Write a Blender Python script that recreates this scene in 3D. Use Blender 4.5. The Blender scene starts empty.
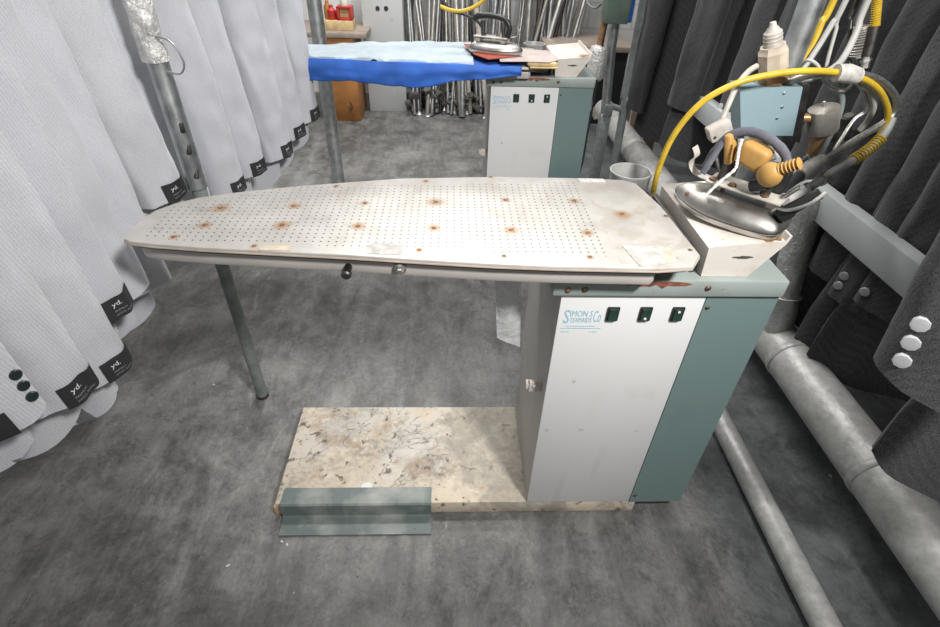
import bpy, bmesh, math, random
import numpy as np
from mathutils import Vector, Matrix, noise
R = math.radians
random.seed(7)
scene = bpy.context.scene
col = scene.collection

# ------------------------------------------------------------------ camera
FPX = 519.74
CAM = np.array([-.2277, -.8611, 1.4381])
YAW, PITCH, ROLL = .0493, .6642, .0351
cy_, sy_, cp_, sp_ = math.cos(YAW), math.sin(YAW), math.cos(PITCH), math.sin(PITCH)
_f = np.array([sy_*cp_, cy_*cp_, -sp_]); _r = np.array([cy_, -sy_, 0.]); _u = np.cross(_r, _f)
cr_, sr_ = math.cos(ROLL), math.sin(ROLL)
_r, _u = cr_*_r + sr_*_u, -sr_*_r + cr_*_u
cam = bpy.data.cameras.new('camera'); cam_o = bpy.data.objects.new('camera', cam); col.objects.link(cam_o)
cam.sensor_width = 36; cam.sensor_fit = 'HORIZONTAL'; cam.lens = FPX/940*36; cam.clip_start = .02
cam_o.matrix_world = Matrix(((_r[0], _u[0], -_f[0], CAM[0]), (_r[1], _u[1], -_f[1], CAM[1]), (_r[2], _u[2], -_f[2], CAM[2]), (0, 0, 0, 1)))
scene.camera = cam_o

# measured photograph positions -> places in the room (on a plane of known x, y or z)
def ray(u, v): return _r*((u-470)/FPX) + _u*((313.5-v)/FPX) + _f
def PX(u, v, x): d = ray(u, v); return CAM + d*(x-CAM[0])/d[0]
def PY(u, v, y): d = ray(u, v); return CAM + d*(y-CAM[1])/d[1]
def PZ(u, v, z): d = ray(u, v); return CAM + d*(z-CAM[2])/d[2]

# ------------------------------------------------------------------ world, lights, exposure
w = bpy.data.worlds.new('world'); scene.world = w; w.use_nodes = True
w.node_tree.nodes['Background'].inputs[0].default_value = (1, .99, .975, 1)
w.node_tree.nodes['Background'].inputs[1].default_value = .30
def area(name, loc, target, size, size_y, energy, color=(1, .98, .95)):
    l = bpy.data.lights.new(name, 'AREA'); l.shape = 'RECTANGLE'; l.size = size; l.size_y = size_y; l.energy = energy; l.color = color
    o = bpy.data.objects.new(name, l); col.objects.link(o); o.location = loc
    d = Vector(target) - Vector(loc); o.rotation_euler = d.to_track_quat('-Z', 'Y').to_euler()
    return o
area('front_light', (.62, -1.2, 2.38), (-.3, 1.1, .65),   .24, .24, 26).data.spread = R(98)  # unseen front light read off the cabinet's shadow, taken for a flash
area('ceiling_light_rear', (-.4, 3.1, 2.9), (-.2, 3.8, 0), 1.6, .35, 60)
area('ceiling_light_middle', (-.2, 1.4, 2.9), (-.2, 1.4, 0), 1.6, .3, 46)
vs = scene.view_settings
vs.view_transform = 'Standard'; vs.look = 'None'; vs.gamma = 1; vs.use_curve_mapping = False; vs.exposure = .0

# ------------------------------------------------------------------ materials
class NT:
    def __init__(s, name):
        s.m = bpy.data.materials.new(name); s.m.use_nodes = True; s.t = s.m.node_tree; s.n = s.t.nodes
        s.b = s.n['Principled BSDF']; s.tc = s.n.new('ShaderNodeTexCoord'); s.co = s.tc.outputs['Object']
    def new(s, typ, **kw):
        n = s.n.new(typ)
        for k, v in kw.items():
            if hasattr(n, k): setattr(n, k, v)
        return n
    def link(s, a, b): s.t.links.new(a, b)
    def val(s, sock, v):
        if hasattr(v, 'is_output') or isinstance(v, bpy.types.NodeSocket): s.link(v, sock)
        else: sock.default_value = v
    def noise(s, scale, detail=4, rough=.55, vec=None, stretch=None, dist=0):
        n = s.new('ShaderNodeTexNoise'); n.inputs['Scale'].default_value = scale; n.inputs['Detail'].default_value = detail
        n.inputs['Roughness'].default_value = rough; n.inputs['Distortion'].default_value = dist
        v = vec or s.co
        if stretch:
            mp = s.new('ShaderNodeMapping'); mp.inputs['Scale'].default_value = stretch; s.link(v, mp.inputs[0]); v = mp.outputs[0]
        s.link(v, n.inputs['Vector']); return n.outputs['Fac']
    def ramp(s, fac, stops, interp='LINEAR'):
        r = s.new('ShaderNodeValToRGB'); e = r.color_ramp.elements; r.color_ramp.interpolation = interp
        while len(e) < len(stops): e.new(.5)
        for el, (p, c) in zip(e, stops):
            el.position = p; el.color = (c, c, c, 1) if not isinstance(c, tuple) else (*c, 1)
        s.link(fac, r.inputs[0]); return r.outputs[0]
    def mix(s, fac, a, b, mode='MIX'):
        n = s.new('ShaderNodeMix'); n.data_type = 'RGBA'; n.blend_type = mode
        s.val(n.inputs[0], fac)
        for i, v in ((6, a), (7, b)):
            s.val(n.inputs[i], (*v, 1) if isinstance(v, tuple) and len(v) == 3 else v)
        return n.outputs[2]
    def math(s, op, a, b=0., c=0.):
        n = s.new('ShaderNodeMath'); n.operation = op
        for i, v in enumerate((a, b, c)): s.val(n.inputs[i], v)
        return n.outputs[0]
    def bump(s, h, strength=.3, dist=.002):
        n = s.new('ShaderNodeBump'); n.inputs['Strength'].default_value = strength; n.inputs['Distance'].default_value = dist
        s.link(h, n.inputs['Height']); s.link(n.outputs[0], s.b.inputs['Normal'])
    def sepxyz(s): n = s.new('ShaderNodeSeparateXYZ'); s.link(s.co, n.inputs[0]); return n.outputs
    def done(s, color, rough=.6, metal=0.):
        s.val(s.b.inputs['Base Color'], (*color, 1) if isinstance(color, tuple) else color)
        s.val(s.b.inputs['Roughness'], rough); s.val(s.b.inputs['Metallic'], metal); return s.m

def plain(name, c, rough=.55, metal=0., var=.18, scale=14, bump=0):
    t = NT(name); n = t.noise(scale)
    k = t.ramp(n, [(.3, 1-var), (.7, 1+var*.3)])
    o = t.mix(1., c, k, 'MULTIPLY')
    if bump: t.bump(t.noise(scale*6), bump, .002)
    return t.done(o, rough, metal)

def painted(name, c, wear, amount=.62, rough=.45, dirt=(.16, .14, .11), scale=9):
    """old paint: blotches of grime, scuffs and little chips with their own shape"""
    t = NT(name)
    a = t.ramp(t.noise(scale, 6), [(amount-.05, 0.), (amount+.16, 1.)])
    b = t.mix(t.math('MULTIPLY', a, .55), c, dirt)
    ch = t.ramp(t.noise(scale*4.5, 8, .65), [(.67, 0.), (.70, 1.)])
    b = t.mix(ch, b, wear)
    sc = t.ramp(t.noise(18, 3, .5, stretch=(1, 1, .12)), [(.62, 0.), (.75, .22)])
    b = t.mix(sc, b, dirt)
    t.bump(t.noise(30), .06, .001)
    return t.done(b, rough)

def metal(name, c, rough=.38, var=.4, scale=22, rust=0, stretch=None):
    t = NT(name); n = t.noise(scale, 6, stretch=stretch)
    b = t.mix(1., c, t.ramp(n, [(.3, 1-var), (.72, 1.)]), 'MULTIPLY')
    m = 1.
    if rust:
        rf = t.ramp(t.noise(scale*.8, 8, .7), [(.70-rust, 0.), (.76-rust, 1.)])
        b = t.mix(rf, b, (.21, .10, .05)); m = t.math('SUBTRACT', 1., rf)
    r = t.math('MULTIPLY_ADD', n, .3, rough-.15)
    t.bump(t.noise(scale*3), .12, .001)
    return t.done(b, r, m)

def fabric(name, c, c2, period=.0052, contrast=.5):
    """woven cloth: faint diagonal twill lines over a mottled yarn"""
    t = NT(name)
    dp = t.new('ShaderNodeVectorMath'); dp.operation = 'DOT_PRODUCT'; t.link(t.co, dp.inputs[0]); dp.inputs[1].default_value = (.69, .69, .2)
    ph = t.math('ADD', t.math('MULTIPLY', dp.outputs['Value'], 6.283/period), t.math('MULTIPLY', t.noise(160, 2), 2.))
    wv = t.math('MULTIPLY_ADD', t.math('SINE', ph), .5, .5)
    n = t.noise(380, 4, .75); f = t.math('MULTIPLY_ADD', wv, .30*contrast, t.math('MULTIPLY', n, .8))
    b = t.mix(t.ramp(f, [(.30, 0.), (.66, 1.)]), c2, c)
    b = t.mix(1., b, t.ramp(t.noise(7, 3), [(.3, .94), (.7, 1.)]), 'MULTIPLY')
    t.bump(f, .25, .001)
    t.b.inputs['Sheen Weight'].default_value = .2; t.b.inputs['Specular IOR Level'].default_value = .15
    return t.done(b, .92)

M = {}
def mat_floor():
    t = NT('stained_concrete')
    big = t.noise(1.4, 8, .62, dist=.5); mid = t.noise(7, 12, .78, dist=.35); fine = t.noise(75, 6, .7)
    mp = t.new('ShaderNodeMapping'); mp.inputs['Rotation'].default_value = (0, 0, R(38)); mp.inputs['Scale'].default_value = (1, .28, 1); t.link(t.co, mp.inputs[0])
    strk = t.noise(7.5, 12, .76, vec=mp.outputs[0], dist=.6)
    f = t.math('ADD', t.math('MULTIPLY', big, .28), t.math('ADD', t.math('MULTIPLY', mid, .34), t.math('MULTIPLY', strk, .38)))
    b = t.ramp(f, [(.38, (.060, .060, .057)), (.46, (.120, .120, .117)), (.52, (.195, .194, .19)), (.58, (.27, .267, .26)), (.66, (.40, .395, .38))])
    x = t.sepxyz()
    g = t.ramp(t.math('ADD', x[0], t.math('MULTIPLY', big, .12)), [(.58, 0.), (.66, 1.)])   # painted blue-grey strip to the right
    p = t.mix(t.ramp(mid, [(.42, 0.), (.62, 1.)]), (.080, .092, .097), (.155, .169, .175))
    b = t.mix(t.math('MULTIPLY', g, .8), b, p)
    b = t.mix(1., b, t.ramp(fine, [(.3, .78), (.7, 1.1)]), 'MULTIPLY')
    sp = t.ramp(t.noise(30, 6, .65), [(.64, 0.), (.69, .6)])
    b = t.mix(sp, b, (.035, .032, .027))
    lg = t.ramp(t.noise(2.3, 9, .7, dist=1.1), [(.54, 0.), (.64, .42)])
    b = t.mix(lg, b, (.045, .045, .043))
    sc = t.ramp(t.noise(13, 10, .8, vec=mp.outputs[0], dist=1.), [(.60, 0.), (.66, .4)])
    b = t.mix(sc, b, (.40, .395, .38))
    ve = t.ramp(t.noise(3.6, 13, .78, dist=.4), [(.478, 0.), (.496, .55), (.504, .55), (.522, 0.)])
    b = t.mix(t.math('MULTIPLY', ve, t.ramp(mid, [(.40, 1.), (.56, .15)])), b, (.040, .039, .036))
    sp2 = t.ramp(t.noise(48, 4, .5, stretch=(1.3, .9, 1)), [(.74, 0.), (.76, .7)])
    b = t.mix(sp2, b, (.5, .48, .45))
    t.bump(t.math('ADD', mid, t.math('MULTIPLY', fine, .3)), .3, .004)
    return t.done(b, t.ramp(mid, [(.35, .40), (.7, .72)]))
M['floor'] = mat_floor()
def mat_brick():
    t = NT('whitewashed_block_wall')
    mp = t.new('ShaderNodeMapping'); mp.inputs['Rotation'].default_value = (R(90), 0, 0); t.link(t.co, mp.inputs[0])
    br = t.new('ShaderNodeTexBrick'); t.link(mp.outputs[0], br.inputs['Vector'])
    br.inputs['Color1'].default_value = (.80, .80, .79, 1); br.inputs['Color2'].default_value = (.74, .745, .74, 1); br.inputs['Mortar'].default_value = (.62, .62, .61, 1)
    br.inputs['Scale'].default_value = 1; br.inputs['Brick Width'].default_value = .40; br.inputs['Row Height'].default_value = .20; br.inputs['Mortar Size'].default_value = .007
    b = t.mix(1., br.outputs['Color'], t.ramp(t.noise(3, 6), [(.3, .75), (.6, 1.)]), 'MULTIPLY')
    t.bump(br.outputs['Fac'], -.4, .006)
    return t.done(b, .8)
M['brick'] = mat_brick()
M['wallgrey'] = plain('dull_plaster', (.26, .26, .25), .9, var=.4, scale=3)

def mat_board(rusts):
    """perforated sheet: a grid of small holes, burnt rust around each bolt"""
    t = NT('perforated_sheet'); x = t.sepxyz()
    n = t.noise(6, 7, .6)
    b = t.mix(t.ramp(n, [(.35, 0.), (.7, 1.)]), (.40, .38, .355), (.55, .535, .51))
    st = t.ramp(t.noise(11, 8, .68, dist=.7), [(.55, 0.), (.7, .75)])
    b = t.mix(t.math('MULTIPLY', st, .8), b, (.36, .31, .26))
    wet = t.math('MULTIPLY', t.ramp(t.noise(9, 4, .5, dist=1.5), [(.50, 0.), (.54, .6)]), t.math('GREATER_THAN', x[0], .09))
    b = t.mix(wet, b, (.40, .365, .32))
    ru = None
    for (px, py, rr) in rusts:
        v = t.new('ShaderNodeVectorMath'); v.operation = 'DISTANCE'; t.link(t.co, v.inputs[0]); v.inputs[1].default_value = (px, py, .92)
        d = t.math('ADD', v.outputs['Value'], t.math('MULTIPLY', t.math('SUBTRACT', n, .5), .035))
        q = t.math('SUBTRACT', 1., t.math('DIVIDE', d, rr)); q = t.math('MAXIMUM', q, 0.)
        ru = q if ru is None else t.math('MAXIMUM', ru, q)
    b = t.mix(t.math('MINIMUM', t.math('MULTIPLY', ru, 1.1), .9), b, (.33, .165, .06))
    # holes
    P = .0152
    fx = t.math('SUBTRACT', t.math('FRACT', t.math('DIVIDE', t.math('ADD', x[0], 5.), P)), .5)
    fy = t.math('SUBTRACT', t.math('FRACT', t.math('DIVIDE', t.math('ADD', x[1], 5.), P)), .5)
    d = t.math('SQRT', t.math('ADD', t.math('MULTIPLY', fx, fx), t.math('MULTIPLY', fy, fy)))
    h = t.math('LESS_THAN', d, .135)
    inside = t.math('MULTIPLY', t.math('LESS_THAN', x[0], .075), t.math('GREATER_THAN', x[0], -.815))
    # the field of holes narrows with the board
    lo = t.math('MULTIPLY_ADD', x[0], -.055, -.018); hi = t.math('MULTIPLY_ADD', x[0], .075, .312)
    tip = t.math('MULTIPLY', t.math('MAXIMUM', t.math('SUBTRACT', -.60, x[0]), 0.), .42)
    inside = t.math('MULTIPLY', inside, t.math('GREATER_THAN', x[1], lo))
    inside = t.math('MULTIPLY', inside, t.math('LESS_THAN', x[1], t.math('SUBTRACT', hi, tip)))
    h = t.math('MULTIPLY', h, inside)
    b = t.mix(t.math('MULTIPLY', h, .95), b, (.07, .06, .05))
    t.bump(t.math('SUBTRACT', t.math('MULTIPLY', n, .3), h), .4, .001)
    return t.done(b, t.ramp(n, [(.3, .30), (.7, .46)]), .25)

def mat_footplate():
    t = NT('stained_cream_paint')
    n = t.noise(6, 8, .65, dist=.5); n2 = t.noise(19, 10, .75, dist=.6); n3 = t.noise(2.6, 4, .6); n4 = t.noise(55, 6, .7)
    b = t.mix(t.ramp(n, [(.36, 0.), (.6, 1.)]), (.53, .435, .315), (.69, .62, .51))
    b = t.mix(t.ramp(n3, [(.50, 0.), (.60, .8)]), b, (.56, .545, .51))
    br = t.math('MULTIPLY', t.ramp(n, [(.50, 0.), (.62, .85)]), t.ramp(n2, [(.40, 0.), (.58, 1.)]))
    b = t.mix(br, b, (.32, .22, .13))
    gr = t.math('MULTIPLY', t.ramp(t.noise(3.4, 6, .6), [(.49, 0.), (.64, .9)]), t.ramp(n4, [(.42, .25), (.60, 1.)]))
    b = t.mix(gr, b, (.25, .23, .20))
    sp = t.ramp(t.noise(30, 5, .55, dist=.4), [(.615, 0.), (.665, .9)])
    b = t.mix(sp, b, (.12, .095, .07))
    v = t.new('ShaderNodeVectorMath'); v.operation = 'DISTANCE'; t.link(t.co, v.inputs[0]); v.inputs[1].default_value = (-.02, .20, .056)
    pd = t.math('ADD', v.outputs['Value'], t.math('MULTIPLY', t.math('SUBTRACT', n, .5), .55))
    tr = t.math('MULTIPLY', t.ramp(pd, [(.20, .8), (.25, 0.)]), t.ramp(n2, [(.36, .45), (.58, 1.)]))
    b = t.mix(tr, b, (.24, .225, .20))  # dirt by the cabinet foot, with the cabinet's shadow painted into it
    rings = t.ramp(t.noise(5.5, 3, .5, dist=2.2), [(.489, 0.), (.498, .7), (.502, .7), (.511, 0.)])
    b = t.mix(t.math('MULTIPLY', rings, t.ramp(n3, [(.5, 0.), (.56, 1.)])), b, (.12, .10, .08))
    t.bump(n2, .2, .002)
    return t.done(b, .55)

M['cream'] = painted('cream_paint', (.72, .70, .65), (.2, .16, .12), .6)
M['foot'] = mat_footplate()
M['white'] = painted('white_panel_paint', (.66, .665, .665), (.42, .41, .40), .66, .38, dirt=(.45, .44, .42), scale=5)
M['side'] = painted('greyed_side_paint', (.47, .465, .45), (.32, .31, .29), .6, .5, dirt=(.3, .28, .25), scale=5)
M['teal'] = painted('grey_teal_paint', (.155, .225, .222), (.11, .15, .15), .63, .42, dirt=(.13, .17, .17), scale=6)
M['lid'] = painted('pale_teal_paint', (.29, .335, .32), (.24, .20, .17), .58, .45, dirt=(.2, .2, .18), scale=8)
M['pedal'] = painted('worn_teal_plate', (.115, .148, .143), (.05, .05, .045), .53, .42, dirt=(.50, .49, .45), scale=6)
M['redrust'] = plain('red_primer', (.28, .10, .065), .75, var=.5, scale=60)
M['wood'] = plain('raw_wood_edge', (.62, .36, .16), .7, var=.3, scale=20)
M['tray'] = plain('greige_enamel', (.47, .44, .415), .36, var=.2, scale=6)
M['gap'] = plain('dark_gap_shade', (.085, .07, .06), .95)  # dark colour standing for the shaded gap under the board
M['silicone'] = plain('brown_edge_foam', (.50, .42, .35), .8, var=.3, scale=16)
M['steel'] = metal('worn_steel', (.66, .65, .63), .42, .35)
M['ironsteel'] = metal('iron_body_steel', (.50, .485, .46), .42, .45, 16, rust=.02)
M['rustbolt'] = metal('rusty_bolt', (.25, .17, .12), .6, .4, 60, rust=.2)
M['zinc'] = plain('pale_zinc', (.50, .50, .49), .35, .45, var=.25, scale=30)
M['galv'] = metal('galvanised_tube', (.60, .63, .64), .46, .35, 30)
M['galvdark'] = plain('grey_green_pipe_paint', (.20, .23, .225), .5, var=.35, scale=25)
def mat_alu(name, c, sc, me=.55, bs=.55):
    t = NT(name)
    n = t.noise(sc, 7, .65, dist=1.2); n2 = t.noise(sc*2.6, 6, .7)
    b = t.mix(t.ramp(n2, [(.3, 0.), (.7, 1.)]), tuple(k*.62 for k in c), c)
    b = t.mix(t.ramp(t.noise(sc*.9, 8, .75), [(.66, 0.), (.7, .8)]), b, (.30, .26, .21))
    t.bump(n, bs, .008)
    return t.done(b, t.ramp(n, [(.3, .30), (.7, .52)]), me)
M['foil'] = mat_alu('aluminium_foil_wrap', (.80, .80, .78), 34, .6, 1.)
M['clad'] = mat_alu('aluminium_pipe_cladding', (.62, .62, .60), 12, .2, .4)
M['bar'] = painted('grey_bar_paint', (.47, .505, .505), (.25, .25, .25), .66, .5, dirt=(.25, .26, .26))
M['lightcoat'] = fabric('pale_grey_twill', (.63, .64, .67), (.45, .46, .495))
M['lightcoat2'] = fabric('pale_grey_twill_cool', (.57, .58, .62), (.42, .43, .47))
M['darkcoat'] = fabric('charcoal_wool', (.17, .17, .175), (.026, .026, .028), .006, .12)
M['darkcoat2'] = fabric('soft_charcoal_wool', (.105, .106, .11), (.024, .024, .026), .006, .1)
M['lining'] = plain('sleeve_lining', (.16, .165, .175), .7)
M['darklining'] = plain('black_lining', (.012, .012, .013), .7)
M['tag'] = plain('black_card', (.026, .027, .029), .55, var=.1)
M['print'] = plain('white_print', (.75, .75, .75), .6, var=.05)
M['printgrey'] = plain('grey_print', (.33, .33, .34), .6, var=.05)
M['button'] = plain('black_button', (.02, .028, .03), .35)
M['paper'] = plain('white_tissue', (.50, .50, .52), .8, var=.12, scale=40)
M['black'] = plain('black_plastic', (.018, .02, .02), .4)
M['switch'] = plain('dark_green_rocker', (.022, .05, .04), .25)
M['blueprint'] = plain('blue_lettering', (.27, .53, .68), .6, var=.2, scale=60)
M['tape'] = plain('old_masking_tape', (.52, .50, .47), .6, var=.4, scale=60, bump=.15)
M['tapetan'] = plain('yellowed_tape', (.55, .47, .37), .7, var=.3, scale=40)
M['yellow'] = plain('yellow_hose_rubber', (.58, .39, .03), .42, var=.25, scale=30)
M['grey_cable'] = plain('grey_cable', (.42, .42, .40), .5, var=.2, scale=30)
M['hosegrey'] = metal('braided_steel_hose', (.55, .55, .53), .5, .4, 200)
M['palegrey'] = plain('dirty_light_plastic', (.46, .43, .385), .5, var=.3, scale=40)
M['beige'] = plain('beige_plastic', (.52, .445, .36), .5, var=.25, scale=30)
M['boxblue'] = painted('pale_blue_paint', (.225, .315, .35), (.36, .27, .17), .66, .4, dirt=(.33, .42, .44), scale=10)
M['brass'] = plain('brass_nut', (.40, .235, .12), .4, .4, var=.3, scale=40)
M['nickel'] = plain('dull_nickel', (.50, .475, .43), .32, .6, var=.25, scale=30)
M['dkmetal'] = metal('dark_metal', (.16, .15, .145), .5, .5, 30)
M['grip'] = plain('tan_grip', (.44, .25, .07), .55, var=.25, scale=30)
M['rag'] = plain('grey_violet_rag', (.12, .12, .145), .9, var=.35, scale=40, bump=.3)
M['cord'] = plain('white_cord', (.78, .77, .75), .8)
M['rest'] = painted('chipped_white_paint', (.60, .565, .52), (.36, .19, .09), .54, .45, dirt=(.40, .28, .19), scale=11)
M['blue'] = plain('blue_cloth', (.022, .115, .48), .7, var=.4, scale=7, bump=.3)
M['paleblue'] = plain('pale_blue_sheet', (.37, .435, .48), .75, var=.2, scale=6, bump=.3)
M['redpad'] = plain('red_felt', (.36, .085, .06), .9, var=.25, scale=30)
M['beigecloth'] = plain('pinkish_cloth', (.48, .41, .385), .9, var=.2, scale=14, bump=.2)
M['straw'] = plain('straw_pad', (.66, .50, .26), .85, var=.3, scale=25)
M['orangewood'] = plain('orange_wood', (.44, .19, .055), .5, var=.3, scale=9)
M['desktop'] = plain('grey_brown_laminate', (.33, .27, .23), .5, var=.3, scale=9)
M['red'] = plain('red_enamel', (.52, .035, .03), .45)
M['rackgreen'] = plain('grey_green_box_paint', (.115, .165, .13), .5, var=.3, scale=12)
M['panelgrey'] = painted('pale_grey_panel', (.50, .515, .52), (.36, .36, .36), .66, .45, dirt=(.38, .38, .38), scale=4)
M['ply'] = plain('pale_board', (.52, .42, .33), .8, var=.3, scale=9)
M['junk'] = plain('dusty_dark_fittings', (.10, .098, .09), .8, var=.6, scale=18)
M['cone'] = plain('ceramic_white', (.72, .76, .66), .4)
def mat_poly():
    t = NT('clear_polythene'); n = t.noise(38, 4, .6, dist=1.2)
    t.b.inputs['Alpha'].default_value = 1; t.link(t.ramp(n, [(.3, .42), (.7, .78)]), t.b.inputs['Alpha']); t.b.inputs['Specular IOR Level'].default_value = .9
    t.bump(n, .8, .006)
    return t.done((.66, .67, .67), .12)
M['poly'] = mat_poly()

# ------------------------------------------------------------------ mesh helpers
class MB:
    def __init__(s): s.v = []; s.f = []; s.mi = []
    def add(s, verts, faces, mi=0):
        k = len(s.v); s.v += [tuple(map(float, p)) for p in verts]
        s.f += [tuple(i+k for i in f) for f in faces]; s.mi += [mi]*len(faces); return s
    def box(s, c, d, rot=None, bevel=0, seg=2, mi=0):
        bm = bmesh.new(); bmesh.ops.create_cube(bm, size=1)
        for v in bm.verts: v.co = Vector((v.co.x*d[0], v.co.y*d[1], v.co.z*d[2]))
        if bevel: bmesh.ops.bevel(bm, geom=bm.edges[:], offset=bevel, segments=seg, affect='EDGES', profile=.5)
        m = rot or Matrix()
        bm.verts.index_update()
        s.add([m.to_3x3() @ v.co + Vector(c) for v in bm.verts], [[v.index for v in f.verts] for f in bm.faces], mi); bm.free(); return s
    def loft(s, rings, cap0=True, cap1=True, closed=True, mi=0):
        n = len(rings[0]); vv = [p for r in rings for p in r]; ff = []
        for i in range(len(rings)-1):
            for j in range(n if closed else n-1):
                a = i*n+j; b = i*n+(j+1) % n; ff.append((a, b, b+n, a+n))
        if cap0: ff.append(tuple(range(n-1, -1, -1)))
        if cap1: ff.append(tuple((len(rings)-1)*n+j for j in range(n)))
        return s.add(vv, ff, mi)
    def tube(s, path, r, n=12, cap=True, mi=0, flat=None):
        P = [Vector(p) for p in path]; rs = r if isinstance(r, (list, tuple)) else [r]*len(P)
        T = [(P[min(i+1, len(P)-1)]-P[max(i-1, 0)]).normalized() for i in range(len(P))]
        up = Vector((0, 0, 1)) if abs(T[0].z) < .9 else Vector((1, 0, 0))
        x = T[0].cross(up).normalized(); rings = []
        for i, p in enumerate(P):
            x = (x - T[i]*x.dot(T[i])).normalized(); y = T[i].cross(x)
            rings.append([p + (x*math.cos(2*math.pi*k/n) + y*math.sin(2*math.pi*k/n)*(flat or 1))*rs[i] for k in range(n)])
        return s.loft(rings, cap, cap, mi=mi)
    def lathe(s, prof, base, axis=(0, 0, 1), n=24, cap=True, mi=0):
        ax = Vector(axis).normalized(); q = ax.to_track_quat('Z', 'Y').to_matrix(); base = Vector(base)
        rings = [[base + q @ Vector((r*math.cos(2*math.pi*k/n), r*math.sin(2*math.pi*k/n), z)) for k in range(n)] for r, z in prof]
        return s.loft(rings, cap, cap, mi=mi)
    def prism(s, poly, z0, z1, bevel=0, mi=0):
        """polygon in xy (counter-clockwise) from z0 to z1, optional rounded rims"""
        if not bevel: return s.loft([[(x, y, z0) for x, y in poly], [(x, y, z1) for x, y in poly]], mi=mi)
        a = inset(poly, bevel); b = inset(poly, bevel*.3)
        return s.loft([[(x, y, z0) for x, y in a], [(x, y, z0+bevel*.3) for x, y in b], [(x, y, z0+bevel) for x, y in poly],
                       [(x, y, z1-bevel) for x, y in poly], [(x, y, z1-bevel*.3) for x, y in b], [(x, y, z1) for x, y in a]], mi=mi)
    def build(s, name, mats, parent=None, angle=38, base=None, recalc=True):
        me = bpy.data.meshes.new(name)
        o = bpy.data.objects.new(name, me); col.objects.link(o)
        off = Vector((0, 0, 0))
        if parent is not None:
            o.parent = parent; r = parent
            while r.parent: r = r.parent
            off = Vector(r.location)
        else:
            if base is None:
                xs = [p[0] for p in s.v]; ys = [p[1] for p in s.v]; zs = [p[2] for p in s.v]
                base = ((min(xs)+max(xs))/2, (min(ys)+max(ys))/2, min(zs))
            off = Vector(base); o.location = off
        me.from_pydata([(p[0]-off.x, p[1]-off.y, p[2]-off.z) for p in s.v], [], s.f)
        for m in (mats if isinstance(mats, (list, tuple)) else [mats]): me.materials.append(m)
        me.polygons.foreach_set('material_index', s.mi)
        if recalc:
            bm = bmesh.new(); bm.from_mesh(me); bmesh.ops.recalc_face_normals(bm, faces=bm.faces[:]); bm.to_mesh(me); bm.free()
        me.polygons.foreach_set('use_smooth', [True]*len(me.polygons)); me.set_sharp_from_angle(angle=R(angle)); me.update()
        return o
def inset(poly, d):
    n = len(poly); out = []
    for i in range(n):
        p0, p1, p2 = Vector(poly[i-1]), Vector(poly[i]), Vector(poly[(i+1) % n])
        a = (p1-p0).normalized(); b = (p2-p1).normalized(); na = Vector((-a.y, a.x)); nb = Vector((-b.y, b.x))
        m = (na+nb); m = m.normalized() if m.length > 1e-6 else na
        out.append(tuple(p1 + m*d/max(.5, m.dot(na))))
    return out
def tag(o, label=None, cat=None, group=None, kind=None):
    for k, v in (('label', label), ('category', cat), ('group', group), ('kind', kind)):
        if v: o[k] = v
    return o
def empty(name, loc, label, cat, group=None):
    o = bpy.data.objects.new(name, None); col.objects.link(o); o.location = loc; o.empty_display_size = .05
    return tag(o, label, cat, group)
def copy_tree(o, parent=None):
    c = o.copy(); col.objects.link(c)
    if parent: c.parent = parent
    for ch in list(o.children): copy_tree(ch, c)
    return c
def spline(pts, k=8):
    P = [Vector(p) for p in pts]; out = []
    for i in range(len(P)-1):
        p0, p1, p2, p3 = P[max(i-1, 0)], P[i], P[i+1], P[min(i+2, len(P)-1)]
        for j in range(k):
            t = j/k
            out.append(.5*((2*p1)+(p2-p0)*t+(2*p0-5*p1+4*p2-p3)*t*t+(3*p1-p0-3*p2+p3)*t**3))
    return out+[P[-1]]
def rotz(a): return Matrix.Rotation(R(a), 3, 'Z')
_tc = {}
def text2d(s):
    """letter outlines as flat verts/faces, cap height 1"""
    if s in _tc: return _tc[s]
    cu = bpy.data.curves.new('t', 'FONT'); cu.body = s; cu.size = 1; cu.resolution_u = 2
    ob = bpy.data.objects.new('t', cu); col.objects.link(ob)
    dg = bpy.context.evaluated_depsgraph_get(); me = ob.evaluated_get(dg).to_mesh()
    v = [(p.co.x/.69, p.co.y/.69) for p in me.vertices]; f = [tuple(p.vertices) for p in me.polygons]
    ob.evaluated_get(dg).to_mesh_clear(); bpy.data.objects.remove(ob); bpy.data.curves.remove(cu)
    _tc[s] = (v, f); return v, f
def textw(s): v, f = text2d(s); return max(p[0] for p in v)

# ------------------------------------------------------------------ the setting
def struct(mb, name, mats, **k): return tag(mb.build(name, mats, **k), kind='structure')
FL = MB(); FL.box((0, 1.0, -.05), (4.4, 7.2, .1)); struct(FL, 'floor', M['floor'], base=(0, 0, 0))
W = MB(); W.box((0, 4.45, 1.5), (4.4, .1, 3.0)); struct(W, 'wall_back', M['brick'], base=(0, 4.4, 0))
W = MB(); W.box((2.15, 1.0, 1.5), (.1, 7.0, 3.0)); struct(W, 'wall_right', M['wallgrey'], base=(2.15, 1, 0))

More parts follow.
